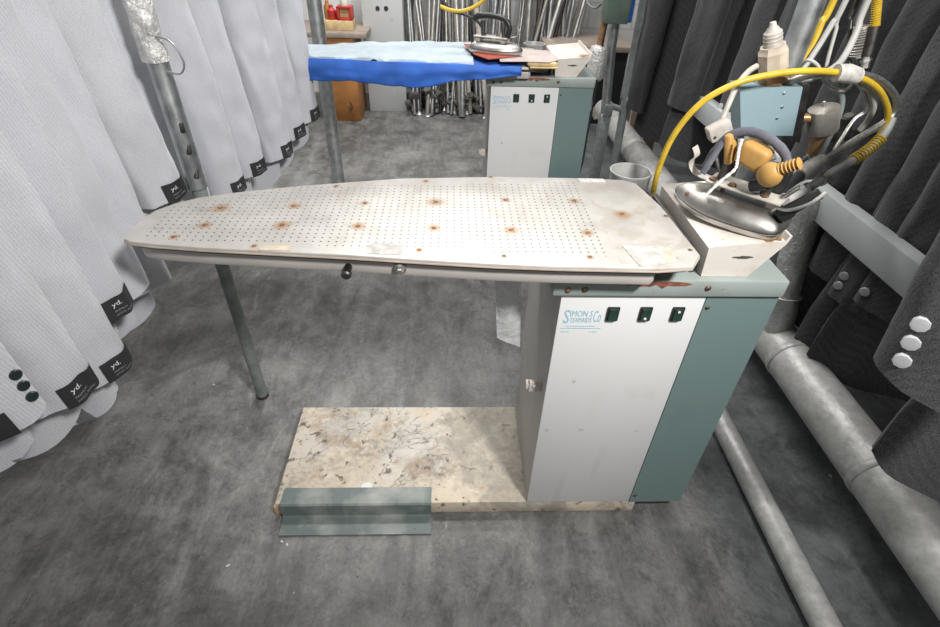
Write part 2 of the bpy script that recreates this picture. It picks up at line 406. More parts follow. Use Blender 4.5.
# ------------------------------------------------------------------ steam ironing table (built once, copied for the one behind)
OUT = [(-.857, .052), (-.853, .022), (-.835, .008), (-.792, .000), (-.694, -.012), (-.55, -.024), (-.413, -.035), (-.27, -.050), (-.136, -.062), (-.026, -.068), (.158, -.072),
       (.226, -.064), (.256, -.022), (.245, .20), (.223, .318), (.20, .335), (.116, .343), (-.106, .345), (-.349, .326), (-.574, .276), (-.70, .240), (-.778, .210), (-.82, .178), (-.845, .145), (-.857, .098)]
OUT = [(x, y+.009*max(0, min(1, (.06-y)/.05))) for x, y in OUT]
RUST = [PZ(*p, .92) for p in [(221, 208), (205, 225), (294, 206), (282, 225), (365, 203), (358, 226), (436, 202), (434, 228), (505.5, 200), (511, 230), (574, 201), (588, 233), (622, 214)]]
EDGE = [PZ(*p, .92) for p in [(504, 256), (590, 257), (419, 250), (491, 177), (426, 181), (690, 250), (666, 216), (675, 258), (174, 237), (336, 186), (254, 246)]]
M['board'] = mat_board([(p[0], p[1], (.017 if i % 3 else .024)) for i, p in enumerate(RUST)] + [(p[0], p[1], .010) for p in EDGE])
def text_part(name, s, mat, parent, origin, ux, uy, h, wide=1., n=None):
    v, f = text2d(s); mb = MB(); o = Vector(origin); ux = Vector(ux); uy = Vector(uy)
    mb.add([o + ux*(x*h*wide) + uy*(y*h) for x, y in v], f)
    return mb.build(name, mat, parent, recalc=False)

def make_table():
    T = empty('steam_ironing_table', (0, 0, 0), 'white and teal steam ironing table in the foreground, its long perforated bare board in view', 'ironing table')
    mb = MB(); mb.box((-.202, .186, .029), (1.064, .372, .054), bevel=.004)
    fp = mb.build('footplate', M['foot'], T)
    mb = MB(); mb.box((-.7345, .06, .026), (.006, .13, .044), bevel=.002, mi=0); mb.build('bare_wood_end', M['wood'], fp)
    # pedal plate: angle steel over the front edge
    prof = [(.050, .0570), (.050, .0605), (-.006, .066), (-.011, .062), (-.0125, .016), (-.018, .010), (-.068, .006), (-.068, .001), (-.014, .004), (-.0075, .010), (-.0065, .056)]
    mb = MB(); mb.loft([[(x, y, z) for y, z in prof] for x in (-.715, -.28)]); mb.build('pedal_plate', M['pedal'], fp, angle=30)
    # cabinet
    mb = MB(); mb.box((.226, .187, .437), (.448, .366, .758), bevel=.003); cab = mb.build('cabinet', M['side'], T)
    mb = MB(); mb.box((.154, -.0005, .438), (.304, .005, .757), bevel=.0015); fpn = mb.build('front_panel', M['white'], cab)
    prof = [(.3075, -.0035), (.4605, -.0035), (.4605, .372), (.452, .372), (.452, .004), (.3075, .004)]
    mb = MB(); mb.loft([[(x, y, z) for x, y in prof] for z in (.057, .817)]); mb.build('side_cover', M['teal'], cab)
    # lid with folded lip
    mb = MB(); mb.box((.221, .183, .8385), (.482, .392, .041), bevel=.005); lid = mb.build('cabinet_lid', M['lid'], T)
    rnd = random.Random(3)
    for (u, v) in [(568, 290), (585, 289.5), (708, 288)]:
        p = PY(u, v, -.013); mb = MB(); mb.lathe([(.0065, 0), (.0065, .002), (.004, .0045), (0.0008, .005)], (p[0], -.0125, p[2]), (0, -1, 0), 12); mb.build('lid_bolt', M['rustbolt'], lid)
    # red primer showing along the lip, an irregular flake
    def flake(x0, x1, zc, amp, y, seed):
        r_ = random.Random(seed); n = 26; mb = MB(); top = []; bot = []
        for i in range(n+1):
            x = x0+(x1-x0)*i/n; ns = noise.noise((i*.37, seed, 0)); e = max(0., math.sin(math.pi*i/n))**.5
            top.append((x, y, min(.8575, zc+amp*.9*e))); bot.append((x, y, zc-amp*e*(.55+1.1*ns)))
        mb.add(top+bot, [(i, i+1, n+2+i, n+1+i) for i in range(n)]); return mb
    flake(.12, .262, .850, .009, -.0136, 4).build('bare_primer_patch', M['redrust'], lid, recalc=False)
    flake(.03, .12, .855, .003, -.0136, 9).build('bare_primer_patch', M['redrust'], lid, recalc=False)
    # panel screws, switches, lettering
    for (x, z) in [(.451-.135, .785), (.318, .09)]:
        mb = MB(); mb.lathe([(.005, 0), (.005, .0015), (.003, .003), (.0006, .0032)], (x, -.0035, z), (0, -1, 0), 10); mb.build('panel_screw', M['rustbolt'], cab)
    for i, (u, v) in enumerate([(612.5, 313.5), (645, 313.5), (677, 313.5)]):
        p = PY(u, v, -.003); mb = MB(); mb.box((p[0], -.0045, p[2]), (.0265, .006, .036), bevel=.002); sw = mb.build('power_switch', M['black'], fpn)
        mb = MB(); prof = [(-.0075, -.0145), (-.0110, -.0145), (-.0085, .0), (-.0105, .0145), (-.0075, .0145)]
        mb.loft([[(p[0]+x, y, p[2]+z) for y, z in prof] for x in (-.009, .009)]); mb.build('rocker', M['switch'], sw, angle=20)
        if i > 0:
            mb = MB(); mb.lathe([(.003, 0), (.003, .0012), (.001, .0016)], (p[0], -.0098, p[2]+(.009 if i == 2 else -.009)), (0, -1, 0), 10); mb.build('lamp_dot', M['print'], sw)
    y = -.0036
    a = PY(562.5, 322, y); z0 = a[2]-.002; x0 = a[0]
    def logo(t_, dx, dz_, h, wd): text_part('logo_lettering', t_, M['blueprint'], fpn, (x0+dx, y, z0+dz_), (1, 0, 0), (0, 0, 1), h, wd/textw(t_)/h)
    for k in (0,):
        logo('S', .0+k, -.001, .036, .013); logo('IMON S', .013+k, .017, .016, .049)
        logo('TEAMAIDS', .015+k, .001, .013, .047); logo('Co', .064+k, .002, .031, .017)
    mb = MB()
    for (zz, xa, xb) in [(-.009, .008, .070), (-.015, .0, .080), (-.025, .0, .013), (-.025, .062, .078)]:
        x = x0+xa
        while x < x0+xb:
            l = rnd.uniform(.002, .006); mb.box((x+l/2, y, z0+zz), (l, .0006, .0016)); x += l+.0016
    mb.build('small_print', M['blueprint'], fpn)
    # latch on the left side
    p = PX(537, 397, -.014); mb = MB(); mb.box((-.014, .045, p[2]), (.032, .012, .034), bevel=.003); mb.box((-.030, .052, p[2]-.002), (.016, .018, .022), bevel=.004)
    mb.lathe([(.005, 0), (.005, .003), (.002, .005), (.0004, .005)], (-.018, .039, p[2]+.006), (0, -1, 0), 10); mb.build('door_latch', M['rest'], cab)
    # board: tray below, dark layer as the gap's shade, perforated sheet above
    tr = [(x*.985-.004 if x < 0 else x, y) for x, y in inset(OUT, .014)]
    tr = [(min(x, .165), y) for x, y in tr]
    mb = MB(); mb.prism(tr, .870, .903, .008); tray = mb.build('board_tray', M['tray'], T)
    mb = MB(); mb.prism(inset(OUT, .011), .901, .913); mb.build('gap_shade', M['gap'], T)
    mb = MB(); mb.prism(OUT, .912, .920, .003); bd = mb.build('perforated_board', M['board'], T)
    mb = MB(); mb.prism(inset(OUT, -.0012), .9105, .9145, .0008); mb.build('edge_strip', M['silicone'], bd)
    for i, p in enumerate(RUST):
        mb = MB(); mb.lathe([(.0052, 0), (.0045, .0012), (.001, .0016)], (p[0], p[1], .9198), n=10); mb.build('rivet', M['rustbolt'], bd)
    for i, p in enumerate(EDGE):
        mb = MB(); mb.lathe([(.0045, 0), (.0038, .001), (.001, .0014)], (p[0], p[1], .9198), n=10); mb.build('rivet', M['rustbolt'], bd)
    # tape patches
    def patch(pts, m, z=.9205):
        q = [PZ(*p, z) for p in pts]; mb = MB(); mb.loft([[(a[0], a[1], z-.0008) for a in q], [(a[0], a[1], z+.0008) for a in q]]); mb.build('tape_patch', m, bd)
    patch([(622, 246), (662, 247), (667, 264), (640, 266.5)], M['tape'])
    patch([(662, 247), (670, 248), (678, 261), (667, 264)], M['tapetan'], .9208)
    patch([(577, 178.5), (603, 179), (606, 182.5), (580, 182)], M['tape'])
    patch([(366, 247), (372, 243), (404, 243), (401, 255), (367, 253.5)], M['tape'])
    patch([(258, 246.5), (292, 245), (290, 250.5), (259, 250)], M['tapetan'])
    # hex bolt and knob on the tray
    p = PY(400, 270, -.03); mb = MB(); mb.lathe([(.012, 0), (.012, .004), (.011, .005)], (p[0], -.023, p[2]), (0, -1, 0), 20); mb.lathe([(.0075, 0), (.0075, .009), (.005, .011)], (p[0], -.027, p[2]), (0, -1, 0), 6); mb.build('hex_bolt', M['steel'], tray)
    p = PY(347, 272, -.03); mb = MB(); mb.lathe([(.0075, -.02), (.0075, .012), (.0095, .013), (.0095, .022), (.007, .025), (.001, .026)], (p[0], -.02, p[2]), (0, -1, 0), 16); mb.build('tray_knob', M['dkmetal'], tray)
    # bracket carrying the board on the cabinet
    mb = MB(); mb.box((.06, .14, .867), (.16, .2, .018), bevel=.002); mb.box((-.09, .14, .850), (.20, .05, .050), bevel=.004); mb.build('board_bracket', M['dkmetal'], T)
    # flue collar behind
    c = (.236, .405); mb = MB(); mb.lathe([(.046, .78), (.050, .84), (.052, .909), (.0535, .911), (.0535, .915), (.049, .915), (.047, .90), (.046, .85), (.001, .845)], (c[0], c[1], 0), n=36)
    fl = mb.build('flue_collar', M['zinc'], T)
    mb = MB(); mb.box((.236, .372, .80), (.05, .03, .03), bevel=.003); mb.build('collar_bracket', M['galvdark'], fl)
    # iron rest: folded sheet box, right side flaring, lip on the right
    def sec(y, zl, zr): return [(.281, y, .860), (.376, y, .860), (.428, y, zr-.010), (.4325, y, zr+.008), (.4275, y, zr+.008), (.423, y, zr-.004), (.290, y, zl), (.277, y, zl-.004)]
    mb = MB(); mb.loft([sec(.002, .930, .947), sec(.292, .930, .947)]); rest = mb.build('iron_rest', M['rest'], T, angle=20)
    mb = MB(); mb.box((.266, .15, .885), (.012, .27, .045), rot=Matrix.Rotation(R(-8), 3, 'Y'), bevel=.002); mb.build('heat_guard', M['dkmetal'], rest)
    n = 18; r_ = random.Random(5); mb = MB(); pts = []
    for k in range(n):
        a = 2*math.pi*k/n; q = 1+.4*(r_.random()-.5); pts.append((.352+.020*q*math.cos(a), .0014, .906+.0032*q*math.sin(a)))
    mb.add(pts, [tuple(range(n))]); mb.build('scorch_mark', M['junk'], rest, recalc=False)
    pts = []
    for k in range(n):
        a = 2*math.pi*k/n; q = 1+.5*(r_.random()-.5); x = .402+.024*q*math.cos(a); pts.append((x, .028+.022*q*math.sin(a), .9305+(x-.29)*.10))
    mb = MB(); mb.add(pts, [tuple(range(n))]); mb.build('rust_patch', M['brass'], rest, recalc=False)
    return T
T1 = make_table()
T2 = copy_tree(T1); T2.location = (-.052, 1.565, -.04+.04)
T2['label'] = 'second ironing table behind, its board covered with blue and white cloth'
for ch in T2.children:
    if ch.name.split('.')[0] in ('board_tray', 'gap_shade', 'perforated_board'): ch.location.z -= .012

# ------------------------------------------------------------------ things on and under the front table
mb = MB(); p = PZ(366.5, 488.5, .056); mb.lathe([(.017, 0), (.017, .001), (.0155, .0022), (.001, .0024)], (p[0], p[1]+.004, .0562), n=24)
tag(mb.build('round_sticker', M['cord']), 'small white round disc on the cream footplate behind the teal pedal plate', 'disc')
def bag():
    a = [PY(*q, .10) for q in [(495, 281), (521, 281), (520, 347), (497, 338)]]
    mb = MB(); nu, nv = 8, 12; rows = []
    for side in (1, -1):
        for j in range(nv+1):
            t = j/nv
            for i in range(nu+1):
                s_ = i/nu; q = (a[0]*(1-s_)+a[1]*s_)*(1-t)+(a[3]*(1-s_)+a[2]*s_)*t
                b = .010*math.sin(math.pi*s_)*math.sin(math.pi*min(1, t*.9+.1))+.002*math.sin(9*t+5*s_)
                rows.append((q[0], q[1]+side*b-.0003*side, q[2]))
    k = (nu+1)*(nv+1); ff = []
    for o_ in (0, k):
        for j in range(nv):
            for i in range(nu): q = o_+j*(nu+1)+i; ff.append((q, q+1, q+nu+2, q+nu+1))
    mb.add(rows, ff); return mb
tag(bag().build('plastic_bag', M['poly']), 'clear plastic pouch hanging under the ironing board beside the white cabinet', 'bag')

# ------------------------------------------------------------------ steam irons
def make_iron():
    L, Wd = .232, .056      # local: tip toward +y, sole at z=0
    I = empty('steam_iron', (0, 0, 0), '', 'iron')
    def outl(w, l, n=36, ty=0.):
        pts = []
        for k in range(n):
            a = 2*math.pi*k/n; s_ = math.sin(a); c_ = math.cos(a)
            y = s_*l/2
            f = 1 if s_ < 0 else (1-max(0, s_)**2.2*.52)
            # blunt rear, rounded tip
            x = math.copysign(abs(c_)**(.42 if s_ < 0 else .8), c_)*w*f
            pts.append((x, y+ty))
        return pts
    def ring(w, l, z, ty=0.): return [(x, y, z) for x, y in outl(w, l, 36, ty)]
    mb = MB(); mb.loft([ring(Wd, L, 0), ring(Wd+.002, L+.004, .004), ring(Wd+.002, L+.004, .011), ring(Wd-.001, L-.002, .013)]); mb.build('soleplate', M['steel'], I)
    mb = MB(); mb.loft([ring(Wd-.003, L-.006, .012), ring(Wd+.004, L+.006, .015), ring(Wd+.003, L+.003, .021), ring(Wd-.004, L-.014, .029), ring(Wd-.013, L-.040, .037), ring(Wd-.026, L-.080, .042), ring(.008, .05, .044)])
    body = mb.build('iron_body', M['ironsteel'], I, angle=50)
    for p_, ax_ in (((-.040, .012, .030), (-.5, 0, 1)), ((.040, .012, .030), (.5, 0, 1)), ((-.026, .078, .0265), (-.4, .3, 1))):
        mb = MB(); mb.lathe([(.006, 0), (.006, .004), (.003, .0055), (.0005, .006)], p_, ax_, 8); mb.build('body_screw', M['rustbolt'], body)
    # mounting plate with hooked guard at the front
    mb = MB(); mb.box((.012, -.02, .060), (.052, .150, .004), bevel=.0015); mb.box((.012, -.078, .048), (.03, .02, .024)); mb.box((.012, .035, .050), (.03, .02, .020)); plate = mb.build('mounting_plate', M['palegrey'], I)
    hk = spline([(.0, .052, .061), (.0, .085, .066), (.0, .098, .084), (.0, .090, .100), (.0, .098, .116)], 6)
    mb = MB(); nn = len(hk); rg = []
    for q in hk: rg.append([(q.x-.011, q.y, q.z), (q.x+.011, q.y, q.z), (q.x+.011, q.y+.002, q.z+.002), (q.x-.011, q.y+.002, q.z+.002)])
    mb.loft(rg); mb.build('guard_hook', M['palegrey'], plate)
    for y in (.045, .005, -.06):
        mb = MB(); mb.lathe([(.008, 0), (.0075, .004), (.003, .006), (.0006, .0065)], (.012-.012, y, .062), n=10); mb.build('plate_bolt', M['rustbolt'], plate)
    # handle: two posts, grip
    for y, m in ((.035, 'dkmetal'), (-.055, 'dkmetal')):
        mb = MB(); mb.tube([(.012, y, .060), (.014, y-.004, .085), (.012, y-.006, .118)], [.010, .009, .010], 12); mb.build('handle_post', M[m], I)
    return I
IR = make_iron()
# the grip block and strap of the front iron
def ico_part(mb, c, r, sc, rot=None, amp=.0, seed=0, n=2, mi=0):
    bm = bmesh.new(); bmesh.ops.create_icosphere(bm, subdivisions=n+1, radius=1); bm.verts.index_update()
    vv = []
    for v in bm.verts:
        d = 1+amp*noise.noise(v.co*1.7+Vector((seed, seed*2., 0)))
        q = Vector((v.co.x*sc[0], v.co.y*sc[1], v.co.z*sc[2]))*r*d
        if rot is not None: q = rot @ q
        vv.append(q+Vector(c))
    mb.add(vv, [[v.index for v in f.verts] for f in bm.faces], mi); bm.free()
IR2 = copy_tree(IR)
g = MB(); g.box((.012, -.012, .128), (.036, .060, .048), rot=Matrix.Rotation(R(14), 3, 'X'), bevel=.012, seg=3)
gp = g.build('grip', M['grip'], IR)
g = MB(); g.box((.012, .034, .130), (.034, .016, .060), rot=Matrix.Rotation(R(-16), 3, 'X'), bevel=.006, seg=3); g.build('grip_shield', M['grip'], gp)
g = MB(); ico_part(g, (-.012, -.058, .112), .021, (.9, 1.1, 1.15)); g.tube([(-.012, -.062, .120), (-.010, -.095, .146)], [.010, .0085], 10)
for k in range(6): g.lathe([(.0085, -.0016), (.0115, 0), (.0085, .0016)], Vector((-.012, -.072, .128)).lerp(Vector((-.010, -.098, .147)), k/5), (.0, -.8, .6), 12)
g.build('grip_thumb_rest', M['grip'], gp)
g = MB(); g.tube(spline([(-.01, .064, .085), (.0, .058, .118), (.010, .044, .150), (.014, .012, .168), (.016, -.03, .164), (.018, -.064, .142), (.02, -.074, .112)], 8), [.0088+.0016*noise.noise((i*.45, 0, 0)) for i in range(49)], 10, flat=.75)
g.tube(spline([(-.026, .060, .080), (-.014, .056, .105), (.004, .046, .146), (.02, .02, .158)], 8), [.007+.0014*noise.noise((i*.5, 3, 0)) for i in range(25)], 10, flat=.7)
g.build('rag_wrap', M['rag'], gp)
g = MB(); g.tube(spline([(-.008, .012, .160), (-.012, .010, .140), (-.014, .006, .120), (-.020, .004, .105), (-.030, .022, .075), (-.040, .036, .046)], 8), [.0030+.0007*math.sin(i*2.1) for i in range(41)], 8); g.build('tie_cord', M['cord'], gp)
g = MB(); g.tube([(-.004, -.060, .090), (.0, -.03, .075)], .012, 10); g.box((.03, -.06, .09), (.02, .05, .05), bevel=.006); g.build('switch_block', M['black'], gp)
# hose coupling at the rear of the front iron
g = MB(); g.lathe([(.014, 0), (.014, .02), (.012, .024)], (-.012, -.102, .040), (.15, -.55, .75), 16); g.tube([(-.009, -.110, .054), (.004, -.146, .098)], [.012, .011], 14); cpl = g.build('hose_coupling', M['black'], IR)
g = MB(); g.tube(spline([(.016, -.088, .062), (.018, -.108, .092), (-.002, -.116, .102)], 6), .004, 8); g.tube(spline([(-.02, -.094, .058), (-.03, -.118, .068), (-.02, -.142, .086), (.0, -.155, .105)], 6), .0035, 8); g.build('coupling_fork', M['steel'], cpl)
tip = Vector((.283, .185, 0)); rear = Vector((.418, .040, 0)); d = tip-rear; c = (tip+rear)/2
IR.location = (c.x, c.y, .9455); IR.rotation_euler = (R(0), R(-5.5), math.atan2(-d.x, d.y))
IR['label'] = 'steel steam iron with tan grip resting on the chipped white iron rest'
# the iron on the far table: black open handle
IR2['label'] = 'steel steam iron with a black arched handle on the red pad of the far table'
g = MB(); g.tube(spline([(.012, .052, .060), (.012, .058, .100), (.012, .035, .128), (.012, -.02, .138), (.012, -.075, .135), (.012, -.10, .122)], 8), [.011]*30+[.013]*11, 12); g.build('handle', M['black'], IR2)
IR2.location = (.005, 1.72, .952); IR2.rotation_euler = (0, 0, R(-78))

# ------------------------------------------------------------------ garment racks and posts
LR = empty('garment_rack', (-.913, .476, 0), 'left garment rack, foil wrapped tube posts and top rail behind the pale grey jackets', 'clothes rack')
mb = MB(); mb.tube([(-.913, .476, 0), (-.909, .476, .86)], .0195, 20, mi=0); post = mb.build('post', M['galvdark'], LR)
mb = MB(); mb.lathe([(.0215, 0), (.022, .004), (.0205, .012)], (-.913, .476, 0), n=20); mb.build('foot_cap', M['dkmetal'], post)
mb = MB(); mb.tube([(-.910, .476, .82), (-.917, .476, 1.69)], .0245, 20); upost = mb.build('post', M['galv'], LR)
rg = []; rn = random.Random(2)
for i in range(46):
    t = i/45; z = 1.135+t*.38; n = 22; cx = -.9145
    rg.append([(cx+(.029+.0075*noise.noise((math.cos(2*math.pi*k/n)*1.6, math.sin(2*math.pi*k/n)*1.6, z*26+3)))*math.cos(2*math.pi*k/n), .476+(.029+.0075*noise.noise((math.cos(2*math.pi*k/n)*1.6, math.sin(2*math.pi*k/n)*1.6, z*26+3)))*math.sin(2*math.pi*k/n), z) for k in range(n)])
mb = MB(); mb.loft(rg); mb.build('foil_wrap', M['foil'], upost, angle=70)
mb = MB(); mb.tube(spline([(-.888, .455, 1.19), (-.853, .445, 1.18), (-.836, .44, 1.14), (-.853, .445, 1.115), (-.885, .452, 1.118)], 8), .0022, 6); mb.build('wire_loop', M['steel'], upost)
for z in (.985, .93, .865):
    mb = MB(); mb.box((-.896, .460, z), (.012, .010, .026), rot=Matrix.Rotation(R(20*z*9), 3, 'X'), bevel=.003); mb.build('tape_remnant', M['dkmetal'], upost)
mb = MB(); mb.tube([(-.953, 2.349, 0), (-.955, 2.349, 1.69)], .039, 24); mb.build('post', M['galv'], LR)
mb = MB(); mb.tube([(-1.235, -.75, 1.66), (-1.235, 2.5, 1.66)], .017, 16); mb.build('rail', M['galv'], LR)
for y, x in ((.476, -.917), (2.349, -.955)):
    mb = MB(); mb.tube([(x, y, 1.685), (-1.26, y, 1.685)], .018, 14); mb.build('cross_arm', M['galv'], LR)

RRK = empty('garment_rack', (.985, .56, 0), 'right garment rack with fat aluminium clad pipe and grey bar behind the charcoal coats', 'clothes rack')
mb = MB(); mb.tube([(.985, -.95, .20), (.985, .2, .20), (.985, .55, .20), (.985, 1.4, .20), (.985, 3.35, .20)], .080, 32); lowp = mb.build('clad_pipe', M['clad'], RRK)
for y in (.46, -.02):
    mb = MB(); mb.lathe([(.0815, -.012), (.083, -.010), (.083, .010), (.0815, .012)], (.985, y, .20), (0, 1, 0), 32); mb.build('joint_band', M['clad'], lowp)
for y in (-.85, 2.3):
    mb = MB(); mb.box((.985, y, .06), (.06, .05, .12), bevel=.004); mb.build('pipe_foot', M['dkmetal'], lowp)
rg = []
for i in range(40):
    t = i/39; n = 24; cx = .968+(.925-.968)*t; cy = .565+(.66-.565)*t; z = .24+t*.50
    rr = .047+.005*math.sin(t*9)*.4
    rg.append([(cx+(rr+.006*noise.noise((math.cos(2*math.pi*k/n)*1.3, math.sin(2*math.pi*k/n)*1.3, z*14)))*math.cos(2*math.pi*k/n), cy+(rr+.006*noise.noise((math.cos(2*math.pi*k/n)*1.3, math.sin(2*math.pi*k/n)*1.3, z*14)))*math.sin(2*math.pi*k/n), z) for k in range(n)])
mb = MB(); mb.loft(rg); wp = mb.build('wrapped_post', M['foil'], RRK, angle=70)
mb = MB(); mb.lathe([(.050, -.004), (.053, -.003), (.053, .003), (.050, .004)], (.955, .59, .39), (-.08, .19, 1), 24); mb.build('joint_band', M['foil'], wp)
mb = MB(); mb.box((.962, .945, .722), (.05, 1.65, .094), bevel=.003)
mb.build('bar', M['bar'], RRK)
mb = MB(); mb.tube([(1.22, .1, 1.66), (1.22, 2.75, 1.66)], .017, 16); mb.build('rail', M['galv'], RRK)
mb = MB(); mb.tube([(.88, -.95, 1.66), (.88, .12, 1.66)], .017, 16); mb.build('rail', M['galv'], RRK)
mb = MB(); mb.tube([(.88, .11, 1.66), (1.22, .11, 1.66)], .017, 16); mb.build('cross_arm', M['galv'], RRK)
for y in (-.88, 2.72):
    mb = MB(); mb.tube([(1.5, y, 0), (1.5, y, 1.68)], .02, 16); mb.build('post', M['galv'], RRK)
    mb = MB(); mb.tube([(1.5, y, 1.66), (.87 if y < 0 else 1.2, y, 1.66)], .016, 14); mb.build('cross_arm', M['galv'], RRK)
mb = MB(); mb.box((1.24, 1.72, .722), (.52, .04, .05)); mb.build('strut', M['bar'], RRK)

mb = MB(); mb.tube([(.722, -1.3, .036), (.722, -.2, .036), (.728, .52, .036)], .036, 28)
fpipe = tag(mb.build('metal_pipe', M['clad']), 'thin aluminium pipe lying on the floor right of the ironing table', 'pipe')

# ------------------------------------------------------------------ jackets
TAGTXT = [('yd.', .62, .30, .17), ('PREMIUM', .36, .10, .075), ('WOOL BLEND', .20, .10, .075)]
TAGTXT = [('yd.', .60, .14, .20), ('PREMIUM', .34, .14, .075), ('WOOL BLEND', .17, .14, .075)]
def make_jacket(side, xr, label, group, mats, name, corner, seed, tagged=True, buttons=0, bmat='button', slant=0., inset_=.06, reach=0., yaw=28., psi=66.,
                longer=0., wide=1., broad=1., btn_a=.9, tall=.12, tag_from=.02):
    """side -1: hangs left of the aisle (near sleeve toward +x); +1: right of it.  corner = measured place of the near sleeve's aisle-side cuff corner;
    slant moves the cuff along the rail, inset_ draws the shoulder in, reach pushes the sleeve out, longer lengthens the body."""
    sg = 1 if side < 0 else -1
    rnd = random.Random(seed); psi += rnd.uniform(-7, 7); cloth, lining = mats; so = seed*3.7
    cy, sy = math.cos(R(yaw)), math.sin(R(yaw)); ps = R(psi); e1 = (math.sin(ps), math.cos(ps)); e2 = (math.cos(ps), -math.sin(ps))
    tc = .225+reach; off = -.062
    def loc(t, y): return xr+sg*(t*cy-y*sy), t*sy+y*cy
    # where the cuff corner falls for a jacket at y = 0, dz = 0
    cx, cyy = loc(tc+e1[0]*.064*wide, slant+off+e1[1]*.064*wide); P = PX(corner[0], corner[1], cx)
    yc, dz = P[1]-cyy, P[2]-.64; tall = min(tall, 1.62-1.425-dz); sl = .66+tall
    J = empty(name, (xr, yc, 1.66), label, 'jacket' if side < 0 else 'coat', group)
    def W(t, y, z): a, b = loc(t, y); return (a, yc+b, z+dz)
    # body shell
    lv = 32; n = 52; rings = []
    tab = [(0, .225, .030), (.12, .228, .032), (.35, .218, .036), (.6, .218, .042), (.85, .205, .044), (.95, .16, .036), (1., .06, .030)]
    def interp(s_):
        for (a, *A), (b, *B) in zip(tab, tab[1:]):
            if s_ <= b: k = (s_-a)/(b-a); return [A[i]*(1-k)+B[i]*k for i in (0, 1)]
        return tab[-1][1:]
    zh, zt = .53-longer, 1.40+tall
    for i in range(lv+1):
        s_ = i/lv; A, B = interp(s_); A = A*(1+(broad-1)*(1-s_)); rr = []
        for k in range(n):
            a = 2*math.pi*k/n; ct = math.copysign(abs(math.cos(a))**.7, math.cos(a)); st = math.copysign(abs(math.sin(a))**.8, math.sin(a))
            t = A*ct; y = B*st
            y += noise.noise((t*8+so, (1 if st > 0 else -1)*1.3+so, s_*1.3))*.014*(1.1-s_)+.006*math.sin(t*30+so)*(1-s_)**1.5
            z = zh+(zt-zh)*s_
            z += .060*(abs(ct)**6)*max(0, 1-s_*3.2)      # rounded hem corners
            rr.append(W(t+.010*noise.noise((s_*4, a, so))+reach*.6*(1-s_), y+slant*.4*(1-s_), z))
        rings.append(rr)
    mb = MB(); mb.loft(rings, cap0=False, cap1=True)
    c0 = sum((Vector(q) for q in rings[0]), Vector())/n
    ins = [Vector(p).lerp(c0, .08) for p in rings[0]]
    c2 = sum((Vector(q) for q in rings[2]), Vector())/n
    mb.loft([rings[0], [tuple(p) for p in ins], [tuple(Vector(p).lerp(c2, .25)) for p in rings[2]]], cap0=False, cap1=True, mi=1)
    mb.build('body', [cloth, lining], J, angle=60)
    def sleeve(q):
        m = 44; nn = 36; zs = 1.30+tall; ph = rnd.random()*6
        def S(s_, a, o=0.):
            t = tc-inset_*max(0., 1-s_)**1.1 - .045*max(0, 1-s_*5)
            y = slant*s_**1.3+off*min(1, .35+s_)+.010*math.sin(s_*3.1)
            wy = (.074*(1-s_)+.062*s_)*wide; wt = (.056*(1-s_)+.032*s_)
            ca, sa = math.cos(a), math.sin(a)
            rr = 1+.10*noise.noise((ca*1.1+so, sa*1.1+q, s_*4.0+ph))*(1-.4*s_)+.05*noise.noise((ca*2+so, sa*2, s_*9))
            u = wy*math.copysign(abs(sa)**.75, sa)*(rr if s_ < .9 else 1+(rr-1)*.5)+o*sa
            v = wt*math.copysign(abs(ca)**.85, ca)*rr+o*ca
            v += .012*math.sin(2.1*sa+ph+3*s_)*(1-.3*s_) + .008*noise.noise((sa*2.2+so, s_*3.2+ph, 5)) + .005*noise.noise((sa*1.5+s_*9+so, s_*7-sa*2, ph))
            z = zs-sl*s_+.010*sa*s_**4
            if s_ < .12:
                k = math.sqrt(max(.02, s_/.12)); u *= k; v *= k
            return W(q*(t+u*e1[0]+v*e2[0]), (y+u*e1[1]+v*e2[1])*(1 if q > 0 else 1), z)
        rings = [[S(i/m, 2*math.pi*k/nn) for k in range(nn)] for i in range(m+1)]
        mb = MB(); mb.loft(rings, cap0=True, cap1=False)
        cc = sum((Vector(p) for p in rings[-1]), Vector())/nn
        r2 = rings[-4]; c2 = sum((Vector(p) for p in r2), Vector())/nn
        i1 = [tuple(Vector(p).lerp(cc, .12)) for p in rings[-1]]; i2 = [tuple(Vector(p).lerp(c2, .30)) for p in r2]
        mb.loft([rings[-1], i1, i2], cap0=False, cap1=True, mi=1)
        return mb, S
    mb, S = sleeve(1); slv = mb.build('sleeve', [cloth, lining], J, angle=60)
    mb, _ = sleeve(-1); mb.build('sleeve', [cloth, lining], J, angle=60)
    if tagged:      # card tag stitched at the cuff, toward the corner
        s0, s1 = 1-.050/sl, 1.004; sa0, sa1 = tag_from, tag_from+1.02
        def TS(u, v, o): return S(s1+(s0-s1)*v, math.asin(sa0+(sa1-sa0)*u)**1.0 if sg > 0 else math.asin(sa1-(sa1-sa0)*u), o)
        mb = MB(); nu, nv = 10, 5
        mb.add([TS(i/nu, j/nv, .0035) for j in range(nv+1) for i in range(nu+1)], [(j*(nu+1)+i, j*(nu+1)+i+1, (j+1)*(nu+1)+i+1, (j+1)*(nu+1)+i) for j in range(nv) for i in range(nu)])
        lab = mb.build('cuff_label', M['tag'], slv, recalc=False)
        for s_, v0, u0, h in TAGTXT:
            v, f = text2d(s_); mb = MB()
            mb.add([TS(min(.99, u0+x*h*.82), v0+y*h, .0048) for x, y in v], f); mb.build('label_print', M['print'] if s_ == 'yd.' else M['printgrey'], lab, recalc=False)
